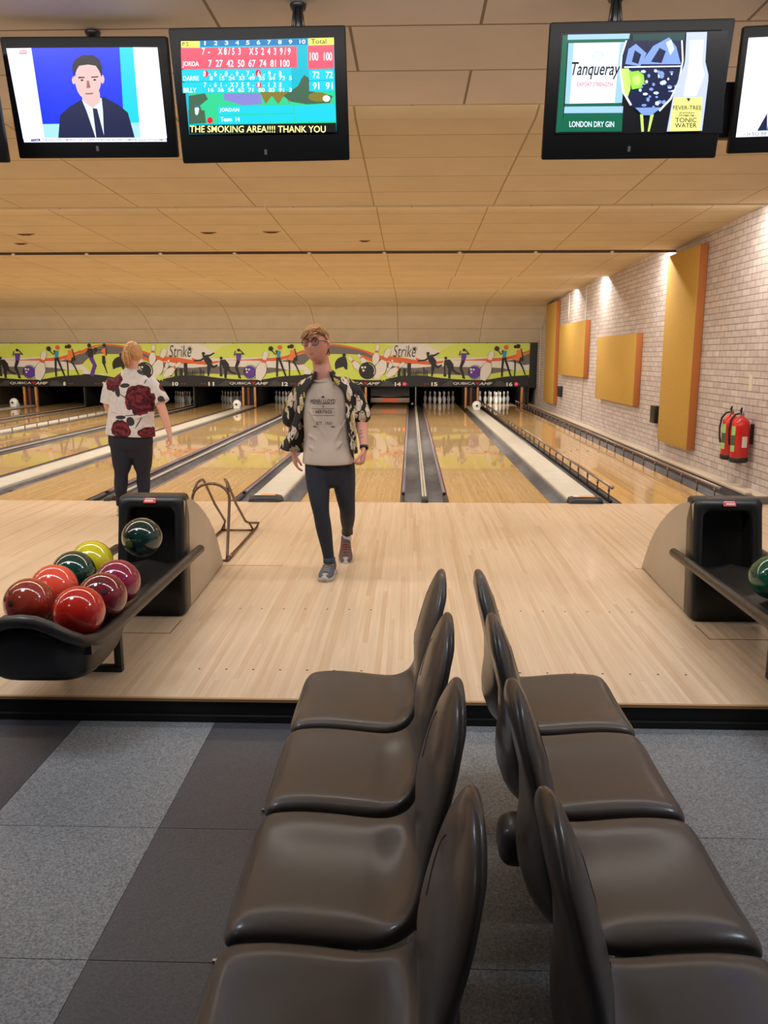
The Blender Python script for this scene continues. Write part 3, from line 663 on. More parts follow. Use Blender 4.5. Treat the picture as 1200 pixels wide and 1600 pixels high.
def ball(x, y, z, rgb, lab, holes=None, marb=.15):
    g = NT('ball_'+lab.split()[0]); n = g.noise(9, 5, g.co('Object'), .65); c = s2l(rgb)
    dk = tuple(v*(1-marb) for v in c[:3])+(1,); lt = tuple(min(1,v*(1+marb)) for v in c[:3])+(1,)
    g.p(color=g.ramp(n, [(.35,dk),(.65,lt)]), rough=.12, coat=1.0); g.b.inputs['Coat Roughness'].default_value = .03
    o = MB().sphere((0,0,0), .108, 48, 32).build('bowling_ball', g.m); o.location = (x, y, z); tag(o, lab, 'bowling ball', 'bowling balls on the returns')
    if holes is not None:
        d = Vector(holes).normalized(); a = d.orthogonal().normalized(); b = d.cross(a)
        for (p, q, r) in ((-.20,-.1,.0125),(.20,-.1,.0125),(0,.34,.014)):
            e = (d+a*p+b*q).normalized(); M = e.to_track_quat('Z','Y').to_matrix()
            h = MB().lathe([(.0005,.1078),(r,.1074),(r*1.08,.1066),(r,.100),(.0005,.100)], n=16, M=M).build('finger_hole', DARK, o)
ZB_ = .447
ball(-1.403,3.285,ZB_,(200,38,28),'red ball, foremost on the right side of the left rack, no holes showing')
ball(-1.385,3.505,ZB_,(116,24,38),'dark maroon ball with finger holes, behind the foremost red ball',(.15,-.75,.62),.4)
ball(-1.402,3.745,ZB_,(140,30,66),'crimson-purple ball at the back right of the left rack',None,.35)
ball(-1.672,3.400,ZB_,(152,54,38),'brownish red ball at the front left of the rack, touching the frame edge',(-.5,-.75,.45),.3)
ball(-1.664,3.640,ZB_,(240,84,64),'bright orange-red ball between the brownish red and dark green ones')
ball(-1.682,3.910,ZB_,(10,58,48),'dark green ball behind the orange-red one on the rack',None,.4)
ball(-1.680,4.142,ZB_,(210,198,34),'yellow ball at the back left of the left rack',None,.15)
ball(-1.462,4.31,.54,(12,44,38),'very dark green ball emerging from the left return hood',None,.5)
ball(1.775,3.93,ZB_,(16,84,60),'green ball with three holes at the right edge of the photo',(-.3,-.8,.5),.4)
# ------------------------------------------------------------------ ball ramp frame
M_RF = mat('ramp_steel', (112,92,76), .3, .85, var=.1)
t = thing('ball_ramp', 'bent metal tube ball ramp standing behind the left ball return', 'ball ramp', (-1.50, 5.9, 0))
xl, xr = -.15, .135; RR = .011
arch = [(xr,-.02,.012),(xr,.0,.05),(xr,.10,.33),(xr-.0,.14,.45)]+[(-.0075+.1425*cos(a), .145+.015*sin(a), .45+.115*sin(a)) for a in [R(x) for x in range(15,180,15)]]+[(xl,.14,.45),(xl,.10,.33),(xl,.0,.05),(xl,-.02,.012)]
MB().tube(arch, RR, 10).build('arch', M_RF, t)
for s, x in (('l',xl-.0),('r',xr)):
    sl = 1 if s=='r' else -1
    MB().tube([(x-.0*sl,-.02,.012),(x,.3,.012),(x,1.14,.012),(x+.005*sl,1.19,.02)], RR, 10).tube([(x,.0,.012),(x,.28,.012)], .014, 10).build('floor_rail', M_RF, t)
    xx = x*.62
    MB().tube([(x*.93,.15,.50),(x*.8,.19,.565),(xx,.24,.585),(xx,.30,.56),(xx,.60,.33),(xx,.95,.115),(xx+.02*sl,1.02,.085),(x+.01*sl,1.22,.045),(x+.005*sl,1.19,.02)], RR*.95, 10).build('slope_rail', M_RF, t)
    MB().tube([(xx+.02*sl,1.02,.085),(x,1.04,.012)], RR*.8, 8).build('short_strut', M_RF, t)
MB().tube([(xl,1.05,.014),(xr,1.05,.014)], RR*.8, 8).build('cross_bar', M_RF, t)
MB().tube([(xl,-.02,.012),(xr,-.02,.012)], RR*.8, 8).build('cross_bar', M_RF, t)
# ------------------------------------------------------------------ seats
g = NT('moulded_plastic'); n = g.noise(240, 4, g.co('Object')); n2 = g.noise(4, 3, g.co('Object'))
g.p(color=s2l((84,77,73)), rough=.42, spec=.4, coat=.38); g.b.inputs['Coat Roughness'].default_value = .17; g.bump(n, .05, .001); M_SEAT = g.m
XS = .172
PROF = [(0.586,0.268,0.216,0.012),(0.59,0.276,0.228,0.03),(0.5875,0.292,0.234,0.042),(0.579,0.306,0.237,0.049),(0.565,0.317,0.238,0.053),(0.535,0.326,0.238,0.054),(0.4661,0.33,0.239,0.054),(0.38,0.325,0.239,0.054),(0.31,0.318,0.238,0.054),(0.262,0.317,0.235,0.054),(0.228,0.326,0.228,0.054),(0.203,0.346,0.216,0.054),(0.186,0.376,0.203,0.054),(0.174,0.415,0.193,0.054),(0.165,0.455,0.19,0.053),(0.156,0.5,0.193,0.052),(0.145,0.55,0.199,0.051),(0.132,0.6,0.199,0.05),(0.119,0.645,0.19,0.048),(0.108,0.682,0.174,0.045),(0.098,0.712,0.153,0.042),(0.09,0.738,0.126,0.037),(0.083,0.758,0.097,0.031),(0.078,0.77,0.066,0.024),(0.076,0.777,0.028,0.012)]
def seat_mesh():
    P = [Vector((a, 0, b)) for a, b, *_ in PROF]
    # resample smoothly
    pts = smooth([(a, b) for a, b, *_ in PROF], 3); ws = smooth([(w_, th) for *_, w_, th in PROF], 3)
    K = len(pts); rings = []; N = 48
    for i in range(K):
        a = Vector(pts[max(i-1,0)]); b = Vector(pts[min(i+1,K-1)]); tt = (b-a).normalized(); nn = Vector((tt.y, -tt.x))     # points up / to the sitter
        if i < 14: nn = nn.lerp(Vector((.75, .66)) if i < 4 else Vector((0.15, 1)), .55*(1-i/14)).normalized()
        w_, th = ws[i]; w_ = max(w_, .01); th = max(th, .008); f = i/(K-1)
        isback = max(0, min(1, (f-.50)/.14)); dish = .026*(1-isback)-.012*isback + .030*max(0, 1-abs(f-.46)/.11); ea, eb = .55+.25*isback, .66+.34*isback; th *= 1+.22*(1-isback); th *= 1+.30*isback*(1 if i < K-12 else (K-i)/12)
        edge = min(1, i/8)*min(1, (K-1-i)/14)
        rg = []
        for k in range(N):
            an = 2*pi*k/N; c, s_ = cos(an), sin(an)
            lat = w_*math.copysign(abs(c)**ea, c); nor = th/2*math.copysign(abs(s_)**eb, s_)
            q = abs(lat/w_)
            off = -dish*(1-q**2.2)*edge - (.010*q**6*(1-isback))
            p = Vector(pts[i]) + nn*(nor+off-th*.45+.004*(1-isback))
            rg.append(Vector((p.x, lat, p.y)))
        rings.append(rg)
    return rings
SR = seat_mesh()
def surf(i, lat):      # point on the upper surface of ring i at sideways offset lat
    rg = SR[i]; best = None; up = [p for p in rg[0:25]]
    up.sort(key=lambda p: p.y)
    for a, b in zip(up[:-1], up[1:]):
        if a.y <= lat <= b.y: return a.lerp(b, (lat-a.y)/(b.y-a.y+1e-9))
    return up[0]
def make_seat():
    t = thing('moulded_chair', 'x', 'chair')
    mb = MB().loft(SR, 0, True)
    mb.tube([surf(50+k, -.012-.034*sin(pi*k/9)) for k in range(0, 9)], .0014, 6, 1)
    mb.tube([surf(44+k, -.052-.008*k) for k in range(0, 4)], .0014, 6, 1)
    mb.build('seat_shell', [M_SEAT, DARK], t)
    MB().box(.26,.40,-.10,.10,.225,.275).build('mounting_plate', BLACK, t, bevel=.008)
    return t
proto = None
order = ['farthest seat of the left row, closest to the step', 'second seat of the left row from the step', 'third seat of the left row, second nearest the camera', 'nearest seat of the left row, cut off by the bottom edge']
order2 = ['farthest seat of the right row, closest to the step', 'second seat of the right row from the step', 'third seat of the right row, second nearest the camera', 'nearest seat of the right row, cut off at the bottom right']
for row, (sgn, od) in enumerate(((-1, order), (1, order2))):
    for k in range(4):
        y = 2.765-.5*k
        if proto is None: proto = make_seat(); o = proto
        else: o = copy_tree(proto)
        o.location = (XS+(.012 if sgn < 0 else 0), y, 0); o.rotation_euler.z = 0 if sgn > 0 else pi
        tag(o, 'grey-brown moulded plastic '+od[k], 'chair', 'moulded chairs in two back-to-back rows')
def bench(sgn, lab):
    t = thing('bench_frame', lab, 'bench frame', (XS, 2.0, 0), 0 if sgn > 0 else pi, 'steel frames under the seats')
    MB().box(.30,.36,-1.1,1.1,.165,.225).build('beam', BLACK, t, bevel=.006)
    for y in (.68, -.07, -.82):
        yy = y*sgn
        MB().box(.305,.355,yy-.02,yy+.02,FLZ+.02,.165).build('leg', BLACK, t, bevel=.004)
        f = MB().box(.24,.665,yy-.012,yy+.012,FLZ,FLZ+.016).build('foot', BLACK, t, bevel=.006)
        MB().prism([(.665,yy-.009),(.70,yy-.004),(.70,yy+.004),(.665,yy+.009)], 'z', FLZ+.002, FLZ+.010).build('foot_tip', STEEL, f)
    return t
bench(-1, 'black steel frame with feet under the left row of seats'); bf = bench(1, 'black steel frame with feet under the right row of seats')
MB().box(.07,.17,-.05,.08,.17,.29).build('beam_housing', M_SEAT, bf, bevel=.04, seg=4)
# ------------------------------------------------------------------ television screens hanging from the ceiling
TVD = {'1': [('1b',[(-350,205),(330,206),(330,-182),(-340,-182)]),('1w',[(-350,205),(-238,206),(-236,-105),(-240,-165),(-340,-167)]),('1B',[(-238,206),(165,207),(142,-103),(-239,-105)]),('1T',[(159,207),(220,207),(211,-101),(139,-103)]),('1w',[(220,207),(330,206),(332,-168),(209,-167),(211,-101)]),('1L',[(-239,-105),(211,-101),(209,-167),(-240,-168)]),('1N',[(-176,-165),(-152,-68),(-107,-35),(-32,3),(61,7),(126,-27),(163,-59),(182,-167)]),('1S',[(-42,-4),(50,3),(49,-49),(38,-166),(-1,-166),(-26,-55)]),('1N',[(3,-39),(23,-42),(41,-167),(2,-166)]),('1F',[(-46,27),(45,29),(42,-13),(3,-39),(-35,-12)]),('1F',[(59,79),(53,53),(41,30),(25,11),(6,-1),(-13,-5),(-31,0),(-46,12),(-56,30),(-61,54),(-60,80),(-53,105),(-41,128),(-26,146),(-7,158),(12,162),(29,158),(44,146),(55,128),(60,105)]),('1F',[(-55,77),(-60,64),(-68,59),(-74,64),(-75,77),(-70,90),(-62,95),(-56,90)]),('1F',[(74,79),(70,66),(63,61),(57,66),(56,79),(61,92),(68,97),(73,92)]),('1H',[(-68,84),(-65,135),(-47,160),(-12,177),(37,177),(63,157),(70,126),(63,87),(55,113),(42,134),(8,139),(-33,134),(-51,113)]),('1H',[(-43,90),(-14,89),(-14,85),(-44,83)]),('1H',[(16,90),(48,92),(47,87),(15,85)]),('1H',[(-22,76),(-24,73),(-29,72),(-34,73),(-36,76),(-34,78),(-28,80),(-23,78)]),('1H',[(37,77),(34,74),(29,73),(24,74),(22,77),(25,79),(30,81),(35,79)]),('1D',[(-7,74),(2,74),(6,45),(-12,43)]),('1D',[(-23,23),(18,24),(11,18),(-19,17)]),('1w',[(-338,-164),(329,-165),(330,-183),(-337,-182)]),('1R',[(-291,196),(-260,196),(-262,182),(-294,182)]),('1G','sky',[(-314,182),(-297,182),(-294,195),(-312,195)],0),('1w','news',[(-291,185),(-265,185),(-263,194),(-289,194)],0),('1K',[(-303,-169),(-261,-167),(-261,-177),(-303,-178)]),('1w','11:24',[(-297,-175),(-268,-176),(-268,-170),(-296,-170)],0),('1N','TO BE ANNOUNCED TOMORROW OVER ITS SUPPORT OF IRAN AND WILL AFFECT COMPANIES DEALING WITH EQUIPMENT',[(-257,-177),(327,-181),(329,-171),(-255,-168)],0)],'2': [('2C',[(-348,228),(346,232),(342,-156),(-354,-154)]),('2g',[(-336,21),(341,22),(341,-119),(-349,-111)]),('2p',[(-174,15),(-7,15),(1,-32),(-89,-37),(-176,-11)]),('2b',[(-338,8),(-262,17),(-250,-7),(-290,-33),(-274,-87),(-349,-111)]),('2G',[(-7,18),(16,-33),(48,1),(75,-34),(108,5),(128,-35),(131,18)]),('2b',[(100,0),(170,39),(202,84),(228,70),(222,18),(272,10),(331,-4),(315,-33),(210,-37),(136,-25)]),('2G',[(311,-8),(306,-16),(293,-23),(273,-26),(252,-26),(233,-22),(220,-15),(216,-6),(221,3),(235,9),(254,13),(275,12),(294,8),(307,1)]),('2w',[(319,-14),(315,-22),(306,-27),(294,-27),(286,-22),(283,-14),(287,-6),(296,-1),(307,-2),(315,-6)]),('2b',[(218,48),(213,31),(204,21),(193,21),(184,32),(182,49),(186,66),(196,76),(207,76),(215,65)]),('2Y',[(-346,229),(-262,228),(-265,202),(-349,204)]),('2N','P.S',[(-343,209),(-314,208),(-312,225),(-341,225)],0),('2Y',[(230,231),(346,232),(346,204),(229,203)]),('2N','Total',[(241,209),(311,208),(312,227),(242,228)],0),('2K',[(-259,230),(225,229),(225,206),(-260,206)]),('2w','1',[(-243,211),(-237,211),(-235,227),(-241,227)],0),('2w','2',[(-199,211),(-183,210),(-181,227),(-197,227)],0),('2w','3',[(-150,211),(-134,210),(-133,227),(-149,227)],0),('2w','4',[(-102,210),(-86,210),(-84,227),(-100,227)],0),('2w','5',[(-54,210),(-38,210),(-36,226),(-52,227)],0),('2w','6',[(-5,210),(11,210),(12,226),(-4,227)],0),('2w','7',[(43,210),(59,210),(60,226),(45,226)],0),('2w','8',[(92,210),(108,210),(109,226),(93,226)],0),('2w','9',[(140,210),(156,210),(157,226),(141,226)],0),('2w','10',[(189,210),(216,209),(217,226),(190,226)],0),('2P',[(-350,201),(175,200),(173,114),(-357,117)]),('2P',[(226,202),(345,203),(342,109),(222,108)]),('2w','JORDA',[(-352,123),(-277,122),(-274,147),(-349,149)],0),('2w','7  -     X 8 / 5  3     X 5  2  4  3  9 / 9',[(-257,173),(145,166),(147,194),(-254,201)],0),('2w','7  27  42  50  67  74  81 100',[(-233,124),(138,118),(140,147),(-230,153)],0),('2w','100',[(232,142),(271,141),(273,175),(234,175)],0),('2w','100',[(296,141),(334,140),(336,174),(298,174)],0),('2c',[(-357,114),(145,112),(145,65),(-360,66)]),('2c',[(-361,63),(144,63),(143,18),(-363,19)]),('2c',[(225,104),(340,105),(340,62),(224,61)]),('2c',[(224,57),(340,59),(339,17),(223,17)]),('2w','DARRE',[(-355,71),(-283,70),(-281,88),(-353,89)],0),('2w','BILLY',[(-358,22),(-300,21),(-298,40),(-356,41)],0),('2R',[(-236,96),(-239,89),(-244,84),(-251,82),(-257,84),(-261,90),(-262,97),(-260,104),(-254,109),(-248,111),(-241,109),(-237,104)]),('2R',[(5,95),(3,88),(-3,83),(-9,81),(-16,83),(-20,88),(-21,95),(-19,103),(-14,108),(-7,110),(-1,108),(4,102)]),('2R',[(3,47),(1,40),(-4,35),(-10,34),(-16,36),(-20,40),(-21,47),(-19,54),(-14,58),(-8,60),(-2,58),(2,53)]),('2w','8  -  6  -  8  -  9  -  7  -  6  -  9  -  8',[(-261,86),(98,80),(100,103),(-258,108)],0),('2w','8   15  24  33  49  55  64  72  5',[(-233,70),(144,64),(146,81),(-231,87)],0),('2w','7  -  6  1  -  X 3  5  9  -  8  -  1  2  8',[(-263,42),(95,36),(97,56),(-260,62)],0),('2w','16  36  54  62  71  80  83  91  3',[(-244,22),(141,15),(142,32),(-242,39)],0),('2w','72',[(242,70),(272,70),(274,98),(244,99)],0),('2w','72',[(302,69),(334,69),(335,97),(303,98)],0),('2w','91',[(240,24),(270,24),(271,53),(242,53)],0),('2w','91',[(299,23),(332,23),(333,52),(301,52)],0),('2w',[(-296,-53),(-298,-63),(-303,-70),(-308,-72),(-313,-69),(-316,-62),(-316,-53),(-314,-44),(-309,-37),(-304,-34),(-299,-37),(-296,-44)]),('2K',[(-297,-40),(-300,-45),(-305,-48),(-310,-45),(-312,-40),(-309,-34),(-304,-32),(-299,-34)]),('2R',[(-236,-96),(-238,-103),(-244,-108),(-251,-110),(-257,-108),(-262,-103),(-263,-96),(-260,-89),(-255,-84),(-248,-82),(-241,-84),(-237,-89)]),('2b',[(-345,-52),(-270,-54),(-269,-108),(-349,-111)]),('2w',[(-298,-57),(-300,-65),(-304,-71),(-308,-73),(-313,-71),(-315,-65),(-315,-57),(-313,-49),(-309,-43),(-305,-41),(-300,-43),(-298,-49)]),('2c',[(-209,-40),(145,-38),(146,-72),(-210,-74)]),('2c',[(-210,-78),(146,-76),(145,-111),(-210,-112)]),('2c',[(151,-40),(340,-39),(338,-110),(150,-111)]),('2w','JORDAN',[(-201,-64),(-110,-66),(-108,-47),(-199,-46)],0),('2w','Team  14',[(-200,-102),(-110,-104),(-109,-85),(-199,-83)],0),('2k',[(-349,-116),(341,-117),(342,-157),(-352,-153)]),('2y','THE SMOKING AREA!!!! THANK YOU',[(-350,-146),(291,-158),(292,-129),(-346,-117)],0)],'3': [('3k',[(-350,238),(371,232),(413,-174),(-348,-168)]),('3g',[(-342,229),(-320,230),(-314,-161),(-343,-163)]),('3s',[(-320,231),(-49,230),(-51,210),(-320,211)]),('3g',[(-322,211),(-54,209),(-54,197),(-323,199)]),('3w',[(-315,198),(-57,197),(-54,-44),(-311,-44)]),('3s',[(-315,198),(-291,198),(-289,-43),(-311,-44)]),('3s',[(-89,195),(-57,197),(-54,-44),(-87,-45)]),('3w',[(-246,115),(-104,114),(-126,-42),(-261,-41)]),('3g',[(-311,-44),(-54,-46),(-53,-58),(-312,-56)]),('3s',[(-312,-56),(-47,-58),(-46,-85),(-312,-83)]),('3g',[(-312,-83),(-46,-85),(-42,-163),(-317,-161)]),('3s',[(-158,145),(-160,137),(-166,131),(-175,128),(-186,128),(-196,131),(-204,138),(-207,146),(-205,154),(-199,160),(-190,164),(-179,163),(-169,160),(-161,153)]),('3w',[(-161,145),(-162,138),(-168,133),(-176,130),(-186,130),(-195,133),(-201,139),(-204,146),(-203,153),(-197,158),(-189,161),(-179,161),(-170,158),(-164,152)]),('3k','Tanqueray',[(-288,54),(-71,51),(-78,120),(-294,124)],0.35),('3r','EXPORT STRENGTH',[(-261,26),(-104,23),(-106,39),(-262,41)],0),('3w','LONDON DRY GIN',[(-283,-141),(-79,-144),(-81,-120),(-285,-117)],0),('3G',[(-37,227),(189,229),(191,198),(-34,198)]),('3n',[(-67,203),(-79,145),(-78,78),(-58,1),(-17,-56),(58,-97),(118,-80),(161,-30),(187,40),(194,124),(180,199)]),('3i',[(-57,112),(-49,170),(-19,190),(32,152),(10,102)]),('3n',[(-29,120),(-21,165),(9,148),(0,111)]),('3i',[(9,110),(57,180),(122,212),(159,174),(187,107)]),('3n',[(55,118),(86,172),(115,159),(102,113)]),('3j',[(111,192),(132,204),(151,166),(136,142)]),('3j',[(29,6),(24,-1),(16,2),(14,11),(23,13)]),('3i',[(101,74),(99,66),(94,69),(93,80),(97,83)]),('3i',[(35,51),(26,45),(10,47),(9,55),(24,57)]),('3j',[(161,14),(154,10),(142,12),(142,17),(153,18)]),('3i',[(123,-43),(118,-51),(107,-48),(106,-38),(116,-35)]),('3i',[(118,74),(111,67),(98,70),(97,79),(109,81)]),('3j',[(39,80),(31,74),(16,77),(15,84),(29,87)]),('3i',[(144,-45),(137,-54),(124,-50),(123,-39),(135,-35)]),('3i',[(69,-32),(64,-42),(54,-38),(53,-26),(62,-23)]),('3j',[(157,69),(154,64),(148,66),(148,72),(153,73)]),('3i',[(188,19),(181,14),(170,16),(169,23),(180,25)]),('3i',[(85,28),(80,21),(72,24),(71,33),(79,35)]),('3j',[(114,-48),(108,-58),(95,-54),(94,-42),(106,-39)]),('3i',[(121,60),(114,51),(99,54),(98,66),(111,69)]),('3j',[(178,0),(171,-4),(158,-3),(158,3),(170,5)]),('3i',[(158,0),(154,-4),(146,-2),(145,2),(153,3)]),('3i',[(59,63),(55,55),(47,58),(46,68),(53,71)]),('3i',[(160,76),(153,73),(142,74),(141,79),(153,80)]),('3j',[(135,35),(127,26),(112,30),(111,42),(125,45)]),('3i',[(95,-62),(91,-66),(83,-64),(82,-59),(90,-58)]),('3i',[(97,79),(93,73),(86,76),(86,83),(92,85)]),('3j',[(100,61),(98,52),(93,56),(91,67),(95,70)]),('3i',[(58,-55),(50,-61),(35,-59),(34,-52),(49,-50)]),('3i',[(80,9),(73,2),(61,5),(60,13),(72,16)]),('3j',[(106,-6),(98,-13),(82,-10),(81,-2),(96,0)]),('3i',[(73,-21),(69,-26),(62,-24),(61,-17),(68,-15)]),('3j',[(87,82),(83,75),(73,78),(72,87),(81,89)]),('3i',[(108,75),(102,69),(90,71),(89,79),(101,81)]),('3j',[(125,32),(118,24),(106,28),(104,38),(116,41)]),('3i',[(-23,77),(-30,68),(-42,71),(-43,83),(-32,87)]),('3i',[(33,19),(26,13),(15,16),(14,22),(25,24)]),('3j',[(52,39),(48,32),(39,35),(38,44),(46,47)]),('3i',[(44,30),(36,27),(23,28),(22,33),(35,34)]),('3i',[(104,-23),(100,-28),(92,-26),(91,-20),(99,-18)]),('3j',[(144,49),(141,43),(135,45),(134,52),(140,55)]),('3i',[(120,69),(116,63),(108,66),(107,72),(115,74)]),('3i',[(162,19),(154,15),(139,17),(138,22),(152,24)]),('3j',[(58,-10),(49,-16),(35,-14),(34,-6),(48,-4)]),('3i',[(20,68),(15,63),(4,65),(3,71),(13,72)]),('3j',[(17,45),(9,38),(-5,41),(-6,50),(8,52)]),('3w',[(-61,102),(194,101),(194,96),(-61,96)]),('3y',[(-72,93),(-41,94),(-26,60),(-24,9),(-34,-27),(-59,9),(-74,61)]),('3Y',[(-39,79),(3,84),(29,66),(35,38),(20,15),(-17,9),(-28,43)]),('3y',[(21,48),(20,37),(13,29),(3,26),(-8,29),(-16,37),(-20,48),(-19,59),(-12,67),(-2,70),(9,67),(17,59)]),('3w',[(-67,203),(-60,203),(-74,145),(-72,78),(-50,2),(-10,-52),(-17,-57),(-59,-1),(-79,78),(-81,149)]),('3w',[(174,199),(181,199),(196,120),(189,36),(163,-34),(118,-83),(112,-76),(157,-28),(183,40),(189,120)]),('3y',[(31,-92),(45,-95),(57,-164),(46,-165)]),('3y',[(78,-95),(93,-93),(82,-164),(74,-164)]),('3i',[(6,-65),(125,-65),(82,-97),(43,-96)]),('3v',[(193,229),(281,229),(291,114),(312,63),(315,38),(318,-164),(160,-165),(169,-25),(185,57),(200,99),(202,120)]),('3w',[(211,198),(271,199),(278,106),(296,64),(271,-21),(214,-22),(221,107)]),('3Z',[(173,-27),(299,-26),(309,-164),(172,-165)]),('3k',[(230,-29),(247,-30),(240,-45)]),('3k','FEVER-TREE',[(176,-76),(303,-78),(300,-61),(174,-59)],0),('3k','INDIAN',[(207,-93),(272,-94),(271,-86),(206,-85)],0),('3k','PREMIUM',[(207,-104),(274,-105),(272,-97),(206,-96)],0),('3k','TONIC',[(193,-128),(288,-129),(286,-110),(190,-109)],0),('3k','WATER',[(194,-150),(292,-151),(289,-132),(191,-131)],0)]}
SC = {'1b':(8,40,215),'1w':(240,242,255),'1B':(0,40,235),'1T':(0,190,205),'1L':(150,205,240),'1N':(10,16,60),'1S':(205,215,245),'1F':(206,172,168),'1H':(28,20,28),'1D':(140,90,90),'1R':(220,30,50),'1G':(150,150,170),'1K':(20,20,110),
 '2C':(0,170,190),'2g':(40,190,130),'2p':(120,120,190),'2b':(60,90,70),'2G':(120,110,40),'2w':(245,250,255),'2Y':(240,235,90),'2N':(20,30,60),'2K':(10,110,170),'2P':(235,80,100),'2c':(20,190,215),'2R':(225,20,50),'2k':(8,8,10),'2y':(255,250,150),
 '3k':(4,6,14),'3g':(6,92,66),'3s':(150,190,225),'3w':(225,240,255),'3r':(200,50,90),'3G':(10,60,60),'3n':(12,22,60),'3i':(120,150,215),'3j':(200,215,250),'3y':(190,230,110),'3Y':(140,210,60),'3v':(185,195,240),'3Z':(235,228,130)}
SK = list(SC); SM = [mat('screen_'+k, SC[k], .4, es=1.5) for k in SK]
M_TV = mat('tv_black_plastic', (10,10,12), .5, spec=.2); M_GLS = mat('dark_screen', (4,4,6), .3, spec=.2)
def tv(lab,  c, ang, w_, h, key, scr, pole=True, sup=0):
    yaw, tilt, roll = ang
    M = Matrix.Rotation(yaw,4,'Z') @ Matrix.Rotation(tilt,4,'X') @ Matrix.Rotation(roll,4,'Y')
    t = thing('television', lab, 'television', c, 0, 'televisions hanging from the ceiling'); t.rotation_euler = M.to_euler()
    a, b = w_/2, h/2
    MB().box(-a,a,0,.045,-b,b).build('casing', M_TV, t, bevel=.008)
    MB().box(-a*.75,a*.75,.044,.10,-b*.7,b*.7).build('rear_housing', M_TV, t, bevel=.015)
    x0, z1, x1, z0 = scr
    MB().box(x0,x1,-.0012,.004,z0,z1).build('screen', M_GLS, t)
    if key:
        mb = MB(); K_ = .001 if key == '1' else .0009375
        yy = -.002
        for it in TVD[key]:
            yy -= .00012; mi = SK.index(it[0])
            if isinstance(it[1], str):
                vs, fs = text_mesh(it[1], 1, it[3], .012)
                ax = min(v[0] for v in vs); bx = max(v[0] for v in vs); ay = min(v[1] for v in vs); by = max(v[1] for v in vs)
                q = [Vector((p[0]*K_, p[1]*K_)) for p in it[2]]
                out = []
                for v in vs:
                    s_ = (v[0]-ax)/(bx-ax); r_ = (v[1]-ay)/(by-ay)
                    p = (q[0]*(1-s_)+q[1]*s_)*(1-r_) + (q[3]*(1-s_)+q[2]*s_)*r_; out.append((p.x, yy, p.y))
                mb.add(out, fs, mi)
            else: flat(mb, [(p[0]*K_, p[1]*K_) for p in it[1]], yy, mi)
        mb.build('screen_image', SM, t)
    MB().box(-.006,.006,-.001,.0,-b+.03,-b+.052).build('badge', mat('tv_badge',(70,70,76),.4), t)
    p = thing_pole = None
    m = MB(); Mi = M.inverted(); up = Mi.to_3x3() @ Vector((0,0,1)); base = Vector((.17 if key == '2' else -.10, .06, b-.06)) if key in ('2','3') else Vector((0, .09, .0))
    L = max(.02, (2.995 - (Vector(c)+M.to_3x3()@base).z))
    m.tube([base, base+up*L], .016, 10); q = base+up*L; rot = up.to_track_quat('Z','Y').to_matrix()
    m.lathe([(.001,-.02),(.03,-.02),(.036,-.004),(.036,.0),(.001,.0)], tuple(q), 16, M=rot)
    for s in (-1,1): m.tube([base+Vector((s*.03,-.01,.02)), base+Vector((s*.012,-.01,.02))+up*(L*.9)], .006, 6)
    m.build('ceiling_mount', BLACK, t)
    return t
tv('television showing a newsreader in a dark suit on a blue background', (-1.486,4.02,2.682), (.054,.212,-.011), .75, .503, '1', (-.350,.206,.330,-.184))
tv('television showing bowling scores and a scrolling smoking-area notice', (-.658,3.822,2.627), (.057,.246,-.024), .75, .527, '2', (-.330,.2175,.3244,-.147))
tv('television showing a gin bottle, an iced glass and a tonic bottle', (.947,3.781,2.618), (-.046,.249,.007), .75, .526, '3', (-.328,.223,.323,-.161))
# screens cut by the photo's sides
t4 = tv('television with a pale blue-white picture cut by the right edge', (1.80,3.9,2.66), (-.10,.22,0), .75, .503, None, (-.350,.206,.350,-.184))
mb = MB(); flat(mb, [(-.35,-.184),(.35,-.184),(.35,.206),(-.35,.206)], -.002, SK.index('1L')); flat(mb, [(-.35,-.16),(-.22,-.16),(-.22,.206),(-.35,.206)], -.0025, SK.index('1w')); flat(mb, [(-.22,-.16),(.35,-.16),(.35,.206),(-.22,.206)], -.0025, SK.index('1B')); flat(mb, [(-.262,-.16),(-.22,-.16),(-.23,-.09)], -.003, SK.index('1N'))
flat(mb, [(-.35,-.184),(.35,-.184),(.35,-.162),(-.35,-.162)], -.003, SK.index('1w')); put_text(mb, '11:24', -.322, -.29, -.18, -.166, -.0035, SK.index('1K')); put_text(mb, 'TO BE ANNOUNCED TOMORROW', -.285, .1, -.18, -.166, -.0035, SK.index('1N'))
mb.build('screen_image', SM, t4)
tv('black television whose lower corner shows at the left edge of the photo', (-2.205,3.8,2.62), (.06,.22,0), .75, .503, None, (-.350,.206,.350,-.184))
tag(MB().box(1.36,1.50,4.06,4.12,2.50,2.74).build('speaker_box', M_TV, bevel=.01), 'black box between the two right-hand televisions', 'box')
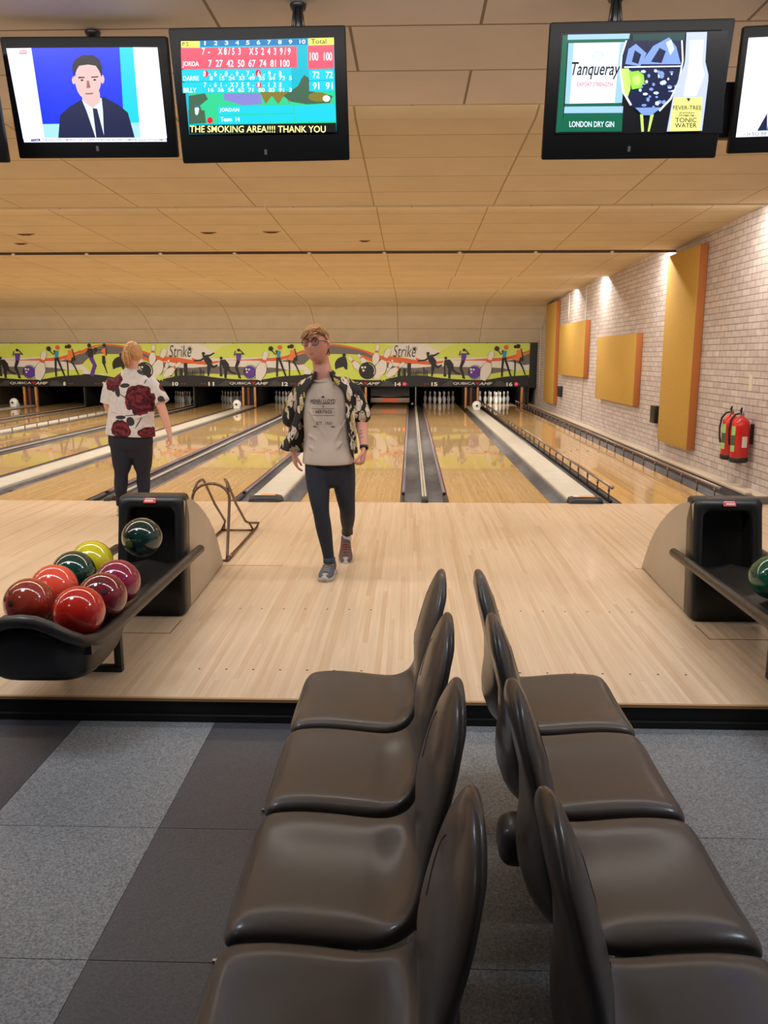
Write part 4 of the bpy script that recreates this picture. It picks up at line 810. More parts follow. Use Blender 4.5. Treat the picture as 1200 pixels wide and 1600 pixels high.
# ------------------------------------------------------------------ people
V = Vector
def remesh(mb, name, m, parent, voxel=.006, smooth_it=3):
    me = bpy.data.meshes.new(name); me.from_pydata(mb.v, [], mb.f)
    bm = bmesh.new(); bm.from_mesh(me); bmesh.ops.recalc_face_normals(bm, faces=bm.faces); bm.to_mesh(me); bm.free()
    o = bpy.data.objects.new('tmp', me); COL.objects.link(o)
    r = o.modifiers.new('r','REMESH'); r.mode = 'VOXEL'; r.voxel_size = voxel; r.use_smooth_shade = True
    if smooth_it:
        s = o.modifiers.new('s','SMOOTH'); s.factor = .5; s.iterations = smooth_it
    dg = bpy.context.evaluated_depsgraph_get(); m2 = bpy.data.meshes.new_from_object(o.evaluated_get(dg)); m2.name = name
    bpy.data.objects.remove(o); bpy.data.meshes.remove(me)
    m2.materials.clear()
    for k in (m if isinstance(m,(list,tuple)) else [m]): m2.materials.append(k)
    m2.polygons.foreach_set('use_smooth', [True]*len(m2.polygons))
    o = bpy.data.objects.new(name, m2); COL.objects.link(o); o.parent = parent
    return o
def ell_tube(mb, pts, side=(1,0,0), n=20, dome=True):
    """pts: (pos, r_side, r_front); closed tapering limb with rounded ends"""
    P = [(V(p), a, b) for p, a, b in pts]
    fine = smooth([tuple(p)+(a,b) for p, a, b in P], 5) if len(P) > 2 else [tuple(p)+(a,b) for p,a,b in P]
    out = []
    for i, q in enumerate(fine):
        out.append((V(q[:3]), q[3], q[4]))
    K = len(out); rings = []; sd = V(side)
    for i in range(K):
        t = (out[min(i+1,K-1)][0]-out[max(i-1,0)][0]).normalized()
        a = (sd - t*sd.dot(t)).normalized(); b = t.cross(a)
        c, ra, rb = out[i]
        if dome and i == 0:
            for f in (.35,.75): rings.append([c - t*(min(ra,rb)*math.sqrt(1-f*f)) + a*(ra*f*cos(2*pi*k/n)) + b*(rb*f*sin(2*pi*k/n)) for k in range(n)])
        rings.append([c + a*(ra*cos(2*pi*k/n)) + b*(rb*sin(2*pi*k/n)) for k in range(n)])
        if dome and i == K-1:
            for f in (.75,.35): rings.append([c + t*(min(ra,rb)*math.sqrt(1-f*f)) + a*(ra*f*cos(2*pi*k/n)) + b*(rb*f*sin(2*pi*k/n)) for k in range(n)])
    mb.loft(rings)
_sm = smooth
def smooth(pts, n=6):       # any dimension
    out = []; K = len(pts); D = len(pts[0])
    for i in range(K-1):
        p0, p1, p2, p3 = [pts[max(0,min(K-1,j))] for j in (i-1,i,i+1,i+2)]
        for k in range(n):
            t = k/n; out.append(tuple(.5*((2*p1[d])+(p2[d]-p0[d])*t+(2*p0[d]-5*p1[d]+4*p2[d]-p3[d])*t*t+(3*p1[d]-p0[d]-3*p2[d]+p3[d])*t**3) for d in range(D)))
    out.append(tuple(pts[-1])); return out
def G(d2, s): return math.exp(-d2/(2*s*s))
def head_pts(M, male=True, nu=56, nv=44, grow=0, sel=None):
    """head surface: local x side, -y face, z up; M places it"""
    rings = []
    for j in range(1, nv):
        th = pi*j/nv; z0 = cos(th); rg = []
        for i in range(nu):
            ph = 2*pi*i/nu; x = sin(th)*sin(ph); y = -sin(th)*cos(ph); z = z0
            X, Y, Z = x*(.0795 if male else .0745), y*.096, z*.118
            if Z < -.01:
                k = (-.01-Z)/.108; X *= 1-(.12 if male else .36)*k**1.8
                if Y > 0: Y *= 1-.55*k
                else: Y *= 1+.02*k
            if Y > 0: Y *= 1.03
            fr = max(0, -y)
            Y -= fr*( .024*G(X*X,.0095)*(G((Z+.034)**2,.013)+.55*G((Z+.012)**2,.018)) )
            Y -= fr*.004*(G((abs(X)-.026)**2,.014)*G((Z-.030)**2,.008))
            Y += fr*.011*(G((abs(X)-.031)**2,.012)*G((Z-.010)**2,.012))
            Y -= fr*.006*G(X*X,.018)*(G((Z+.062)**2,.006)+G((Z+.074)**2,.006))
            Y += fr*.004*G(X*X,.02)*G((Z+.068)**2,.0025)
            Y -= fr*(.012 if male else .008)*G(X*X,.020)*G((Z+.100)**2,.015)
            X += math.copysign(.004, X)*G((Z+.015)**2,.02)*fr*abs(x)
            p = V((X, Y, Z)); 
            if grow: p += p.normalized()*grow
            rg.append(M @ p)
        rings.append(rg)
    return rings
def hand(mb, wrist, d, pn, thumb_side, curl=.6, s=1.0):
    """wrist position, finger direction d, palm normal pn (palm faces pn), thumb towards thumb_side"""
    d = V(d).normalized(); pn = V(pn); pn = (pn-d*pn.dot(d)).normalized(); th = V(thumb_side); th = (th-d*th.dot(d)-pn*th.dot(pn)).normalized(); w = V(wrist)
    ell_tube(mb, [(w-d*.01,.024*s,.018*s),(w+d*.03*s,.034*s,.017*s),(w+d*.065*s,.039*s,.016*s),(w+d*.088*s,.036*s,.012*s)], side=th)
    for k, (o, L) in enumerate(((.029,.066),(.010,.074),(-.010,.069),(-.028,.055))):
        p = w+d*.082*s+th*(o*s); path = [(p-d*.015,.0095*s,.0095*s),(p,.0092*s,.0092*s)]; a = 0
        for seg, f in ((.45,.9),(.30,1.0),(.25,.8)):
            a += curl*f; dd = d*cos(a)+pn*sin(a); p = p+dd*(L*seg*s); path.append((p, (.0088-.0012*len(path)*.4)*s, (.0088-.0012*len(path)*.4)*s))
        ell_tube(mb, path, side=th, n=10)
    p = w+d*.022*s+th*.024*s; path = [(p,.012*s,.012*s)]
    for f, L in ((.9,.036),(.45,.030),(.2,.024)):
        dd = (th*f*.8+d*1+pn*(.35+curl*.5*(1-f))).normalized(); p = p+dd*L*s; path.append((p,(.0115-.001*len(path))*s,(.0115-.001*len(path))*s))
    ell_tube(mb, path, side=pn, n=10)
def skin_mat(name, rgb):
    g = NT(name); n = g.noise(12, 4, g.co('Object')); c = s2l(rgb); r_ = (min(1,c[0]*1.04), c[1]*.86, c[2]*.84, 1)
    g.p(color=g.ramp(n, [(.35,c),(.7,r_)]), rough=.5, sss=.08); g.b.inputs['Subsurface Radius'].default_value = (.02,.008,.004); g.b.inputs['Subsurface Scale'].default_value = .3; return g.m
M_SK = skin_mat('skin_fair', (204,148,130)); M_SKW = skin_mat('skin_pale', (222,174,156)); M_LIP = mat('lips', (186,122,110), .5)
def shoe(parent, pos, yawz, pitch, mats, L=.28, W=.098, mirror=1):
    """sneaker, toe towards -y locally; pos = ground contact under the ball of the foot"""
    M = Matrix.Translation(V(pos)) @ Matrix.Rotation(yawz,4,'Z') @ Matrix.Rotation(pitch,4,'X')
    r = thing('sneaker', None, None); r.parent = parent; r.matrix_local = M
    b = .085           # ball is b behind the toe tip
    sec = [(-b,.012,.030,.002),(-b+.02,.036,.045,.0),(-b+.05,.047,.052,.0),(-b+.09,.049,.066,.0),(-b+.13,.043,.086,.0),(-b+.17,.037,.108,.0),(-b+.21,.036,.112,.0),(-b+.25,.036,.104,.0),(-b+.275,.030,.088,.0),(L-b,.014,.060,.004)]
    up = []; 
    for y, w_, h, z0 in smooth(sec, 3):
        w_ = max(w_,.008)*W/.098; up.append([V((w_*math.copysign(abs(cos(a))**.7, cos(a)), y, .018+(h-.018)*(.5+.5*math.copysign(abs(sin(a))**.8, sin(a))))) for a in [2*pi*k/20 for k in range(20)]])
    MB().loft(up).build('upper', mats[0], r)
    so = []
    for y, w_, h, z0 in smooth(sec, 3):
        w_ = (max(w_,.008)+.005)*W/.098; so.append([V((x, y*1.0, z)) for x, z in ((-w_,.004),(-w_*.96,0),(w_*.96,0),(w_,.004),(w_,.024),(w_*.9,.028),(-w_*.9,.028),(-w_,.024))])
    MB().loft(so, 0, True).build('sole', mats[1], r)
    tc = []
    for k in range(6):
        f = k/5; y = -b-.004+.05*f; w_ = (.020+.022*f**.6)*W/.098; h = .032+.020*f
        tc.append([V((w_*cos(a), y, .018+(h-.014)*max(0,sin(a)))) for a in [pi*j/10 for j in range(11)]]+[V((-w_,y,.018))])
    MB().loft(tc).build('toe_cap', mats[1], r)
    lc = MB()
    for k in range(5):
        y = -b+.075+.018*k; z = .066+.009*k
        lc.tube([(-.024,y,z-.008),(0,y-.004,z+.004),(.024,y,z-.008)], .0028, 6)
    lc.tube([(-.02,-b+.155,.10),(-.035,-b+.14,.09),(-.02,-b+.13,.094)], .0025, 6).tube([(.02,-b+.155,.10),(.035,-b+.14,.09),(.02,-b+.13,.094)], .0025, 6)
    lc.build('laces', mats[2], r)
    return r
def project(mb_v, target, y_from, offset=.002, sgn=1):
    bvh = BVHTree.FromPolygons([v.co for v in target.data.vertices], [tuple(p.vertices) for p in target.data.polygons])
    out = []
    for v in mb_v:
        h = bvh.ray_cast(V((v[0], y_from, v[2])), V((0, sgn, 0)))
        out.append((v[0], h[0].y - sgn*offset, v[2]) if h[0] is not None else None)
    return out
def decal(name, items, target, m, parent, y_from=-1, sgn=1, off=.002):
    mb = MB()
    for it in items: mb.add(*it)
    pr = project(mb.v, target, y_from, off, sgn); ok = [p is not None for p in pr]
    mb.v = [p or (0,0,0) for p in pr]; keep = [i for i, f in enumerate(mb.f) if all(ok[k] for k in f)]
    mb.m = [mb.m[i] for i in keep]; mb.sm = [mb.sm[i] for i in keep]; mb.f = [mb.f[i] for i in keep]
    return mb.build(name, m, parent)
# ---------- the man walking towards the camera
man = thing('person', 'man in glasses, open dark floral shirt and grey t-shirt walking towards the camera', 'person', (-.55, 5.55, 0))
HM = Matrix.Translation(V((-.078,-.035,1.588))) @ Matrix.Rotation(R(-17),4,'Z') @ Matrix.Rotation(R(-3),4,'Y') @ Matrix.Rotation(R(-4),4,'X')
b = MB()
b.loft(head_pts(HM))
for s in (-1, 1):
    ell_tube(b, [(HM@V((s*.077,.004,.022)),.007,.013),(HM@V((s*.087,.012,.008)),.008,.019),(HM@V((s*.085,.010,-.012)),.007,.016),(HM@V((s*.077,.002,-.032)),.005,.008)], side=(1,0,0), n=10)
ell_tube(b, [((-.066,.018,1.54),.056,.056),((-.054,.024,1.46),.058,.054),((-.040,.018,1.40),.066,.062),((-.03,.02,1.345),.088,.065)])
ell_tube(b, [((-.02,.01,1.35),.09,.055),((-.02,.01,1.29),.14,.08),((-.02,0,1.2),.150,.10),((-.015,0,1.05),.135,.095),((-.012,0,.92),.138,.095),((-.01,0,.82),.15,.10)])
ARM_L = [((.125,.01,1.29),.044,.044),((.175,.03,1.22),.045,.047),((.208,.065,1.11),.039,.040),((.218,.04,1.04),.041,.040),((.232,-.02,.95),.031,.030),((.238,-.06,.895),.0245,.021)]
ARM_R = [((-.165,.02,1.28),.044,.044),((-.215,.06,1.2),.045,.047),((-.252,.115,1.09),.039,.040),((-.262,.12,1.02),.039,.038),((-.264,.10,.92),.029,.028),((-.260,.085,.865),.0235,.020)]
ell_tube(b, ARM_L); ell_tube(b, ARM_R)
hand(b, (.238,-.063,.893), (-.12,-.32,-1), (-1,.15,.1), (0,-1,.2), .95)
hand(b, (-.260,.084,.862), (.10,-.02,-1), (1,.3,0), (.2,-1,0), .35)
LEG_F = [((-.080,.0,.84),.088,.095),((-.082,-.03,.70),.082,.088),((-.068,-.075,.55),.064,.070),((-.056,-.085,.455),.052,.056),((-.042,-.06,.34),.050,.056),((-.022,-.045,.20),.038,.042),((-.010,-.045,.11),.033,.036)]
LEG_B = [((.072,.02,.84),.088,.095),((.088,.03,.70),.080,.086),((.100,.06,.55),.063,.069),((.108,.10,.455),.052,.056),((.100,.22,.36),.049,.055),((.086,.38,.26),.037,.042),((.078,.46,.205),.032,.036)]
sh = lambda L, k: [(p, a-k, c-k) for p, a, c in L]
ell_tube(b, sh(LEG_F,.008)); ell_tube(b, sh(LEG_B,.008))
ell_tube(b, [((-.010,-.045,.11),.026,.028),((-.012,-.05,.06),.026,.03)]); ell_tube(b, [((.078,.46,.205),.026,.028),((.075,.475,.15),.026,.03)])
body = remesh(b, 'body', [M_SK, M_LIP], man, .0048, 1)
HI = HM.inverted()
for p in body.data.polygons:
    c = HI @ p.center
    if abs(c.z+.068) < .0085-abs(c.x)*.26 and abs(c.x) < .024 and c.y < -.08: p.material_index = 1
# jeans
M_JN = mat('dark_jeans', (22,29,44), .75, var=.22, vs=9)
j = MB(); gr = lambda L, k: [(p, a+k, c+k) for p, a, c in L]
ell_tube(j, gr(LEG_F,.004), dome=False); ell_tube(j, gr(LEG_B,.004), dome=False)
ell_tube(j, [((-.004,.005,.90),.145,.10),((-.004,.005,.84),.155,.108),((-.004,.01,.76),.158,.108),((0,.01,.71),.14,.098)])
jeans = remesh(j, 'jeans', M_JN, man, .0055, 2)
for pth, c in ((LEG_F[-1], (-.010,-.045,.118)), (LEG_B[-1], (.079,.452,.212))):
    MB().loft([[V(c)+V((r_*cos(a), r_*1.1*sin(a), z)) for a in [2*pi*k/24 for k in range(24)]] for r_, z in ((.034,-.018),(.041,-.020),(.043,-.005),(.042,.016),(.036,.020))]).build('turn_up', mat('denim_inside', (52,58,74), .8), jeans)
cr = MB()
for (x, y0, z, w_) in ((-.07,-.3,.52,.05),(-.065,-.3,.495,.045),(-.06,-.3,.44,.045),(-.10,-.3,.70,.05),(-.09,-.3,.66,.04),(.10,-.3,.43,.035)):
    pass
# t-shirt
M_TEE = mat('grey_tee', (182,166,154), .85, var=.10, vs=7)
T = MB()
ell_tube(T, [((-.014,-.006,.792),.176,.142),((-.014,-.006,.83),.173,.138),((-.016,0,.95),.158,.116),((-.02,0,1.08),.160,.112),((-.022,0,1.2),.172,.112),((-.022,.005,1.29),.172,.100),((-.026,.012,1.335),.125,.080),((-.032,.012,1.366),.084,.070)], n=40, dome=False)
ell_tube(T, [((.11,.01,1.30),.06,.06),((.165,.025,1.24),.056,.058),((.195,.05,1.16),.056,.056)], dome=False); ell_tube(T, [((-.15,.02,1.29),.06,.06),((-.205,.05,1.23),.056,.058),((-.235,.09,1.15),.056,.056)], dome=False)
# soft folds
for (p0, p1, r_) in (((-.13,-.10,1.16),(-.02,-.112,.98),.009),((-.15,-.09,1.0),(.0,-.112,.90),.008),((.12,-.09,1.1),(.03,-.112,.93),.008),((-.14,-.10,.92),(-.03,-.115,.84),.009),((.10,-.105,.95),(.02,-.115,.86),.010)):
    a_, b_ = V(p0), V(p1); ell_tube(T, [(a_,r_*.6,r_*.6),(a_.lerp(b_,.5)+V((0,-.002,.004)),r_,r_),(b_,r_*.5,r_*.5)], n=8)
tee = remesh(T, 't_shirt', M_TEE, man, .0065, 7)
MB().tube([V((-.036,.004,1.362))+V((.079*cos(a), .074*sin(a), .020*sin(a))) for a in [2*pi*k/32 for k in range(32)]], .007, 8, closed=True).build('neckband', M_TEE, tee)
M_INK = mat('shirt_ink', (58,50,48), .8)
its = []
def tx(body_, x0, x1, z0, z1, **k):
    m_ = MB(); put_text(m_, body_, x0, x1, z0, z1, 0, 0, **k); its.append((m_.v, m_.f))
tx('HENRI LLOYD', -.115, .050, 1.205, 1.232, bold=.02, spacing=1.15); tx('&', -.036, -.024, 1.178, 1.192); tx('- HERITAGE -', -.100, .044, 1.138, 1.160, bold=.015, spacing=1.2); tx('EST  1963', -.075, .025, 1.062, 1.084, bold=.01, spacing=1.4)
for (a_, b_, c_, d_) in ((-.105,.045,1.200,1.2025),(-.105,.045,1.168,1.170),(-.105,.045,1.124,1.126),(-.10,-.078,1.046,1.052),(.02,.045,1.046,1.052),(-.04,-.022,1.240,1.252)):
    k_ = 10; its.append(([(a_+(b_-a_)*i/k_, 0, z) for i in range(k_+1) for z in (c_, d_)], [(2*i,2*i+2,2*i+3,2*i+1) for i in range(k_)]))
decal('chest_print', its, tee, M_INK, tee, -1, 1, .0035)
# open floral overshirt
def floral(name):
    g = NT(name); co = g.co('Object')
    wv = g.n('ShaderNodeVectorMath', {0: co, 1: g.n('ShaderNodeVectorMath', {0: g.n('ShaderNodeTexNoise', {'Vector': co, 'Scale': 9.0}).outputs[1], 3: .09}, operation='SCALE').outputs[0]}, operation='ADD').outputs[0]
    mp = g.n('ShaderNodeMapping', {0: wv}); mp.inputs['Rotation'].default_value = (.3,.6,.2); mp.inputs['Scale'].default_value = (1.9,1.9,.8)
    v1 = g.n('ShaderNodeTexVoronoi', {'Vector': mp.outputs[0], 'Scale': 14.0}); dist = v1.outputs[0]; rnd = g.sep(v1.outputs[1])[0]
    ve = g.n('ShaderNodeTexVoronoi', {'Vector': mp.outputs[0], 'Scale': 22.0}, feature='DISTANCE_TO_EDGE').outputs[0]
    leaf = g.math('MULTIPLY', g.math('GREATER_THAN', rnd, .38), g.math('LESS_THAN', dist, .58))
    vein = g.math('GREATER_THAN', ve, .03)
    col = g.ramp(g.sep(v1.outputs[1])[1], [(.0, s2l((226,212,196))),(.62, s2l((206,188,164))),(.84, s2l((184,160,90)))])
    g.p(color=g.mix(g.math('MULTIPLY', leaf, vein), s2l((20,17,17)), col), rough=.7); return g.m
M_FLO = floral('floral_shirt')
def shell_rings(levels, n=44, th=.005):
    rings = []
    for (z, cx, cy, rx, ry, a0, a1, flare) in smooth(levels, 5):
        outer, inner = [], []
        for k in range(n+1):
            a = R(a0+(a1-a0)*k/n); wob = .006*sin(7*a+z*9)*min(1,(1.4-z)*3)
            f = 1+flare*max(0, 1-abs(math.degrees(a)-(a0+38))/60)**1.4
            for lst, e in ((outer, th), (inner, -th)):
                lst.append(V((cx+(rx*f+e+wob)*sin(a), cy-(ry*(1+(f-1)*.35)+e+wob)*cos(a), z-(.055*max(0,flare-.2)*max(0,1-abs(math.degrees(a)-(a0+38))/60)))))
        rings.append(outer+inner[::-1])
    return rings

over = None
o2 = MB()
def shirt_levels():
    L = []
    for z, cx, rx, ry, aL, aR in ((1.412,-.036,.068,.064,-40,42),(1.385,-.034,.090,.076,-36,38),(1.345,-.028,.150,.098,-30,30),(1.28,-.022,.192,.120,-38,40),(1.18,-.02,.190,.126,-50,46),(1.08,-.02,.184,.128,-58,50),(.98,-.018,.186,.130,-60,54),(.90,-.016,.190,.132,-62,58),(.84,-.014,.192,.134,-62,60)):
        L.append((z,cx,rx,ry,aL,aR))
    return smooth(L, 5)
n_ = 56; rings = []
for (z, cx, rx, ry, aL, aR) in shirt_levels():
    outer, inner = [], []
    dz = max(0, min(1, (1.20-z)/.36))
    for k in range(n_+1):
        a_deg = aR+(360+aL-aR)*k/n_; a = R(a_deg); left = max(0, 1-abs(a_deg-(360-82))/52)**1.2     # flare of the panel on the picture's left
        fl = .155*left*dz**1.15; wob = (.004+.006*dz)*sin(9*a+z*6)
        for lst, e in ((outer,.0045),(inner,-.0045)):
            lst.append(V((cx+(rx+e+wob)*sin(a)-fl, (rx*0)-(ry+e+wob)*cos(a)+.02*left*dz-.03*fl/.15*0, z + .075*left*dz**2 - .02*sin(a*3)*dz)))
    rings.append(outer+inner[::-1])
o2.loft(rings)
ell_tube(o2, [((.10,.012,1.325),.055,.05),((.155,.022,1.27),.064,.064),((.190,.045,1.19),.066,.066),((.212,.06,1.12),.070,.070)], n=24)
ell_tube(o2, [((-.15,.02,1.315),.055,.05),((-.20,.05,1.26),.064,.064),((-.245,.09,1.18),.066,.066),((-.275,.115,1.09),.070,.070)], n=24)
over = o2.build('floral_overshirt', M_FLO, man)
# collar flaps
cm = MB()
for s in (-1, 1):
    cx = -.036
    top = [V((cx+s*.066*cos(a), .02-.064*sin(a), 1.415+.004)) for a in [R(x) for x in (-60,-20,10,35,52)]]
    low = [V((cx+s*(.100)*cos(a), .02-.098*sin(a), 1.365)) for a in [R(x) for x in (-60,-20,10,35)]]+[V((cx+s*.085,-.112,1.30))]
    vs = top+low+[p+V((0,.0,-.004))*1 for p in top]+[p+V((0,.004,-.004)) for p in low]
    fs = [(i,i+1,6+i,5+i) for i in range(4)]+[(10+i,15+i,16+i,11+i) for i in range(4)]+[(5+i,6+i,16+i,15+i) for i in range(4)]+[(4,9,19,14)]
    cm.add(vs, fs, 0, True)
cm.build('collar', M_FLO, over)
# watch, bracelet, tattoo
def band(c, d, r, w_, m, name, par):
    M = V(d).normalized().to_track_quat('Z','Y').to_matrix()
    return MB().lathe([(r-.003,-w_/2),(r,-w_/2),(r,w_/2),(r-.003,w_/2)], tuple(c), 24, M=M).build(name, m, par)
wt = band((.2375,-.052,.907), (.05,-.45,-1), .030, .020, BLACK, 'watch', man); MB().sphere((.257,-.075,.905),.015,12,8,sc=(.5,1,1)).build('watch_face', M_TV, wt)
band((-.2605,.088,.875), (.05,-.1,-1), .0265, .010, mat('tan_strap', (176,120,84), .6), 'bracelet', man)
tt = []
for pts in (smooth([(.205,.985),(.214,1.0),(.222,.992),(.229,1.004)],4), smooth([(.208,1.02),(.216,1.012),(.226,1.022)],4), smooth([(.214,.968),(.222,.975),(.232,.97)],4)):
    q = stroke(pts, .004, .002); P_ = [V((p[0],p[1],0)) for p in q]; tt.append(([(p[0],0,p[1]) for p in q], [tuple(t_) for t_ in tessellate_polygon([P_])]))
decal('tattoo', tt, body, mat('tattoo_ink', (84,64,66), .6), body, -1, 1, .0012)
# face: eyes, brows, glasses, hair, stubble
M_EYE = mat('eye_white', (225,215,208), .25); M_IRIS = mat('iris', (52,56,60), .2); M_HAIRM = mat('ginger_blond_hair', (178,132,88), .5, var=.35, vs=70); M_BROW = mat('brow_hair', (140,96,60), .6)
for s in (-1, 1):
    e = MB().sphere(tuple(HM@V((s*.031,-.0705,.008))), .0115, 16, 12).build('eye', M_EYE, man)
    MB().sphere(tuple(HM@V((s*.031+.001,-.0782,.0075))), .0050, 12, 8).build('iris', M_IRIS, e)
    MB().sphere(tuple(HM@V((s*.031,-.0700,.0120))), .0125, 16, 10, sc=(1,1,.62)).build('eyelid', M_SK, e)
MB().tube([HM@V((-.048,-.083,.028)),HM@V((-.030,-.094,.034)),HM@V((-.014,-.094,.030))], [.0015,.0028,.002], 8).tube([HM@V((.048,-.083,.028)),HM@V((.030,-.094,.034)),HM@V((.014,-.094,.030))], [.0015,.0028,.002], 8).build('eyebrows', M_BROW, man)
gl = thing('glasses', None, None); gl.parent = man
gln = NT('spectacle_lens'); gln.p(color=(.88,.88,.90,1), rough=.02, trans=1.0); gln.b.inputs['IOR'].default_value = 1.03; M_LENS = gln.m
M_GF = mat('dark_glasses_frame', (34,26,26), .3)
for s in (-1, 1):
    c = V((s*.033,-.102,.006)); ring = [HM@(c+V((.0265*math.copysign(abs(cos(a))**.8,cos(a)), .004*abs(cos(a)), .0215*math.copysign(abs(sin(a))**.8,sin(a))+.001*cos(a)))) for a in [2*pi*k/28 for k in range(28)]]
    MB().tube(ring, .0022, 8, closed=True).tube([HM@(c+V((-.024,0,.014))), HM@(c+V((0,-.001,.0225))), HM@(c+V((.024,0,.014)))], .0030, 8).build('rim', M_GF, gl)
    lens = MB(); cc = HM@c; nn_ = (HM.to_3x3()@V((0,-1,0)))*.0006; lens.add([p+nn_ for p in ring]+[p-nn_ for p in ring], [tuple(range(28)), tuple(range(55,27,-1))]+[(i,(i+1)%28,28+(i+1)%28,28+i) for i in range(28)]); lens.build('lens', M_LENS, gl)
    MB().tube([HM@V((s*.059,-.099,.014)),HM@V((s*.078,-.06,.014)),HM@V((s*.083,.0,.012)),HM@V((s*.080,.02,-.008))], .0024, 8).build('temple', M_GF, gl)
MB().tube([HM@V((-.008,-.104,.010)),HM@V((0,-.108,.013)),HM@V((.008,-.104,.010))], .0022, 8).build('bridge', M_GF, gl)
def hair_strands(mb, roots, r0, n=7):
    for path, r_ in roots:
        K = len(path); mb.tube(path, [r_*(1-.85*(i/(K-1))**2) for i in range(K)], n)
rnd = random.Random(11)
hm = MB()
hs = head_pts(HM, grow=.0075)
# scalp cap: keep quads above the hairline
def cap_obj(mb, HMx, grow, test):
    rg = head_pts(HMx, grow=grow); rg0 = head_pts(HMx, grow=.001); HIx = HMx.inverted(); n = len(rg[0])
    top = V((0,0,.118+grow))
    vs = [p for r_ in rg for p in r_]; fs = []
    keep = lambda p: test(HIx@p)
    for i in range(len(rg)-1):
        for k in range(n):
            l = (k+1)%n
            if keep(rg[i][k]) or keep(rg[i+1][l]): fs.append((i*n+k,i*n+l,(i+1)*n+l,(i+1)*n+k))
    fs.append(tuple(range(n-1,-1,-1)))
    mb.add(vs, fs, 0, True)
cap_obj(hm, HM, .007, lambda p: p.z > .074-.02*abs(p.x)/.07 or (p.y > -.035 and p.z > .022+max(0,-p.y)*.8) or (p.y > .028 and p.z > -.062))
def on_head(x, y, grow):
    q = max(.02, 1-(x/.0795)**2-(y/.096)**2); p = V((x, y, .118*math.sqrt(q))); nn = V((x/.0795**2, y/.096**2, p.z/.118**2)).normalized(); return p+nn*grow
for k in range(420):        # top hair combed across from the parting, with a lifted front
    x = rnd.uniform(-.050,.070); y = rnd.uniform(-.080,.065)
    if (x/.0795)**2+(y/.096)**2 > .93: continue
    lift = .013*max(0, min(1, (-.01-y)/.05)); L = rnd.uniform(.028,.048); dx, dy = -.80+rnd.uniform(-.2,.2), (-.50 if y < -.02 else .15)+rnd.uniform(-.2,.2); path = []
    for t_ in (0, .3, .65, 1):
        px_, py_ = x+dx*L*t_, y+dy*L*t_; e = math.sqrt((px_/.0795)**2+(py_/.096)**2)
        if e > .96: px_, py_ = px_/e*.96, py_/e*.96
        path.append(HM@on_head(px_, py_, .003+(.008+lift)*math.sin(pi*min(1,t_*.62+.12))+rnd.uniform(0,.003)))
    hair_strands(hm, [(path, rnd.uniform(.003,.0048))], 6)
for k in range(90):         # fringe falling across the picture's left side of the forehead
    x = rnd.uniform(-.070,.045); yy = -.096*math.sqrt(max(.06,1-(x/.080)**2)); z0 = .080-.35*max(0,-x-.03)
    dn = rnd.uniform(.012,.036)*(1 if x < -.025 else .3)
    path = [HM@V((x+.012,yy*.80,z0+.026)), HM@V((x+.003,yy*.97-.004,z0+.014)), HM@V((x-.007,yy*1.0-.008,z0-.2*dn)), HM@V((x-.014,yy*.98-.006,z0-dn))]
    hair_strands(hm, [(path, rnd.uniform(.0024,.004))], 6)
for k in range(150):        # short sides
    a = rnd.uniform(.3,2*pi-.3); zz = rnd.uniform(-.045,.06); rr = math.sqrt(max(.05,1-(zz/.118)**2)); x = .0765*rr*sin(a); y = -.1*rr*cos(a)
    if y < -.03 or (y < .03 and zz < .02): continue
    p = V((x,y,zz)); nn = V((x,y,0)).normalized()
    hair_strands(hm, [([HM@p, HM@(p+nn*.008+V((0,.004,-.006))), HM@(p+nn*.007+V((0,.006,-.018)))], .003)], 5)
hm.build('hair', M_HAIRM, man)
# shoes and socks
M_SH1 = mat('blue_grey_canvas', (84,86,98), .8, var=.15); M_SOLE = mat('dirty_rubber', (168,160,150), .6, var=.1); M_LACE = mat('grey_lace', (190,182,174), .7); M_SOCK = mat('white_sock', (214,206,198), .85); M_LACER = mat('rusty_lace', (168,96,72), .7)
shoe(man, (-.022,-.125,0), R(-6), 0, (M_SH1, M_SOLE, M_LACE), .285, .102)
shoe(man, (.070,.395,.012), R(4), R(26), (mat('brown_canvas', (96,76,74), .8), M_SOLE, M_LACER), .285, .100)
MB().tube([(-.012,-.045,.06),(-.010,-.045,.125)], .0305, 16).build('sock', M_SOCK, man); MB().tube([(.076,.475,.13),(.079,.452,.215)], .0305, 16).build('sock', M_SOCK, man)
# ---------- the woman seen from behind
wo = thing('person', 'woman with blonde ponytail in a rose-print top, seen from behind', 'person', (-2.62, 7.68, 0))
HW = Matrix.Translation(V((.020,.015,1.530))) @ Matrix.Rotation(R(180-12),4,'Z') @ Matrix.Rotation(R(4),4,'X') @ Matrix.Scale(.95,4)
b = MB(); b.loft(head_pts(HW, male=False))
for s in (-1, 1):
    ell_tube(b, [(HW@V((s*.072,.004,.022)),.006,.011),(HW@V((s*.080,.012,.008)),.007,.016),(HW@V((s*.079,.010,-.012)),.006,.013),(HW@V((s*.073,.002,-.030)),.005,.008)], side=(1,0,0), n=10)
ell_tube(b, [((.02,.0,1.47),.050,.052),((.015,-.005,1.42),.050,.052),((.01,-.006,1.37),.056,.055),((.005,0,1.32),.085,.065)])
ell_tube(b, [((.0,0,1.31),.10,.06),((0,0,1.25),.155,.09),((-.005,0,1.1),.165,.115),((-.015,0,.95),.165,.115),((-.03,0,.8),.19,.125)])
AL = [((-.175,0,1.25),.046,.048),((-.225,.01,1.17),.047,.050),((-.250,.03,1.05),.040,.042),((-.235,.09,.99),.038,.038),((-.18,.19,.955),.028,.027),((-.135,.25,.945),.023,.020)]
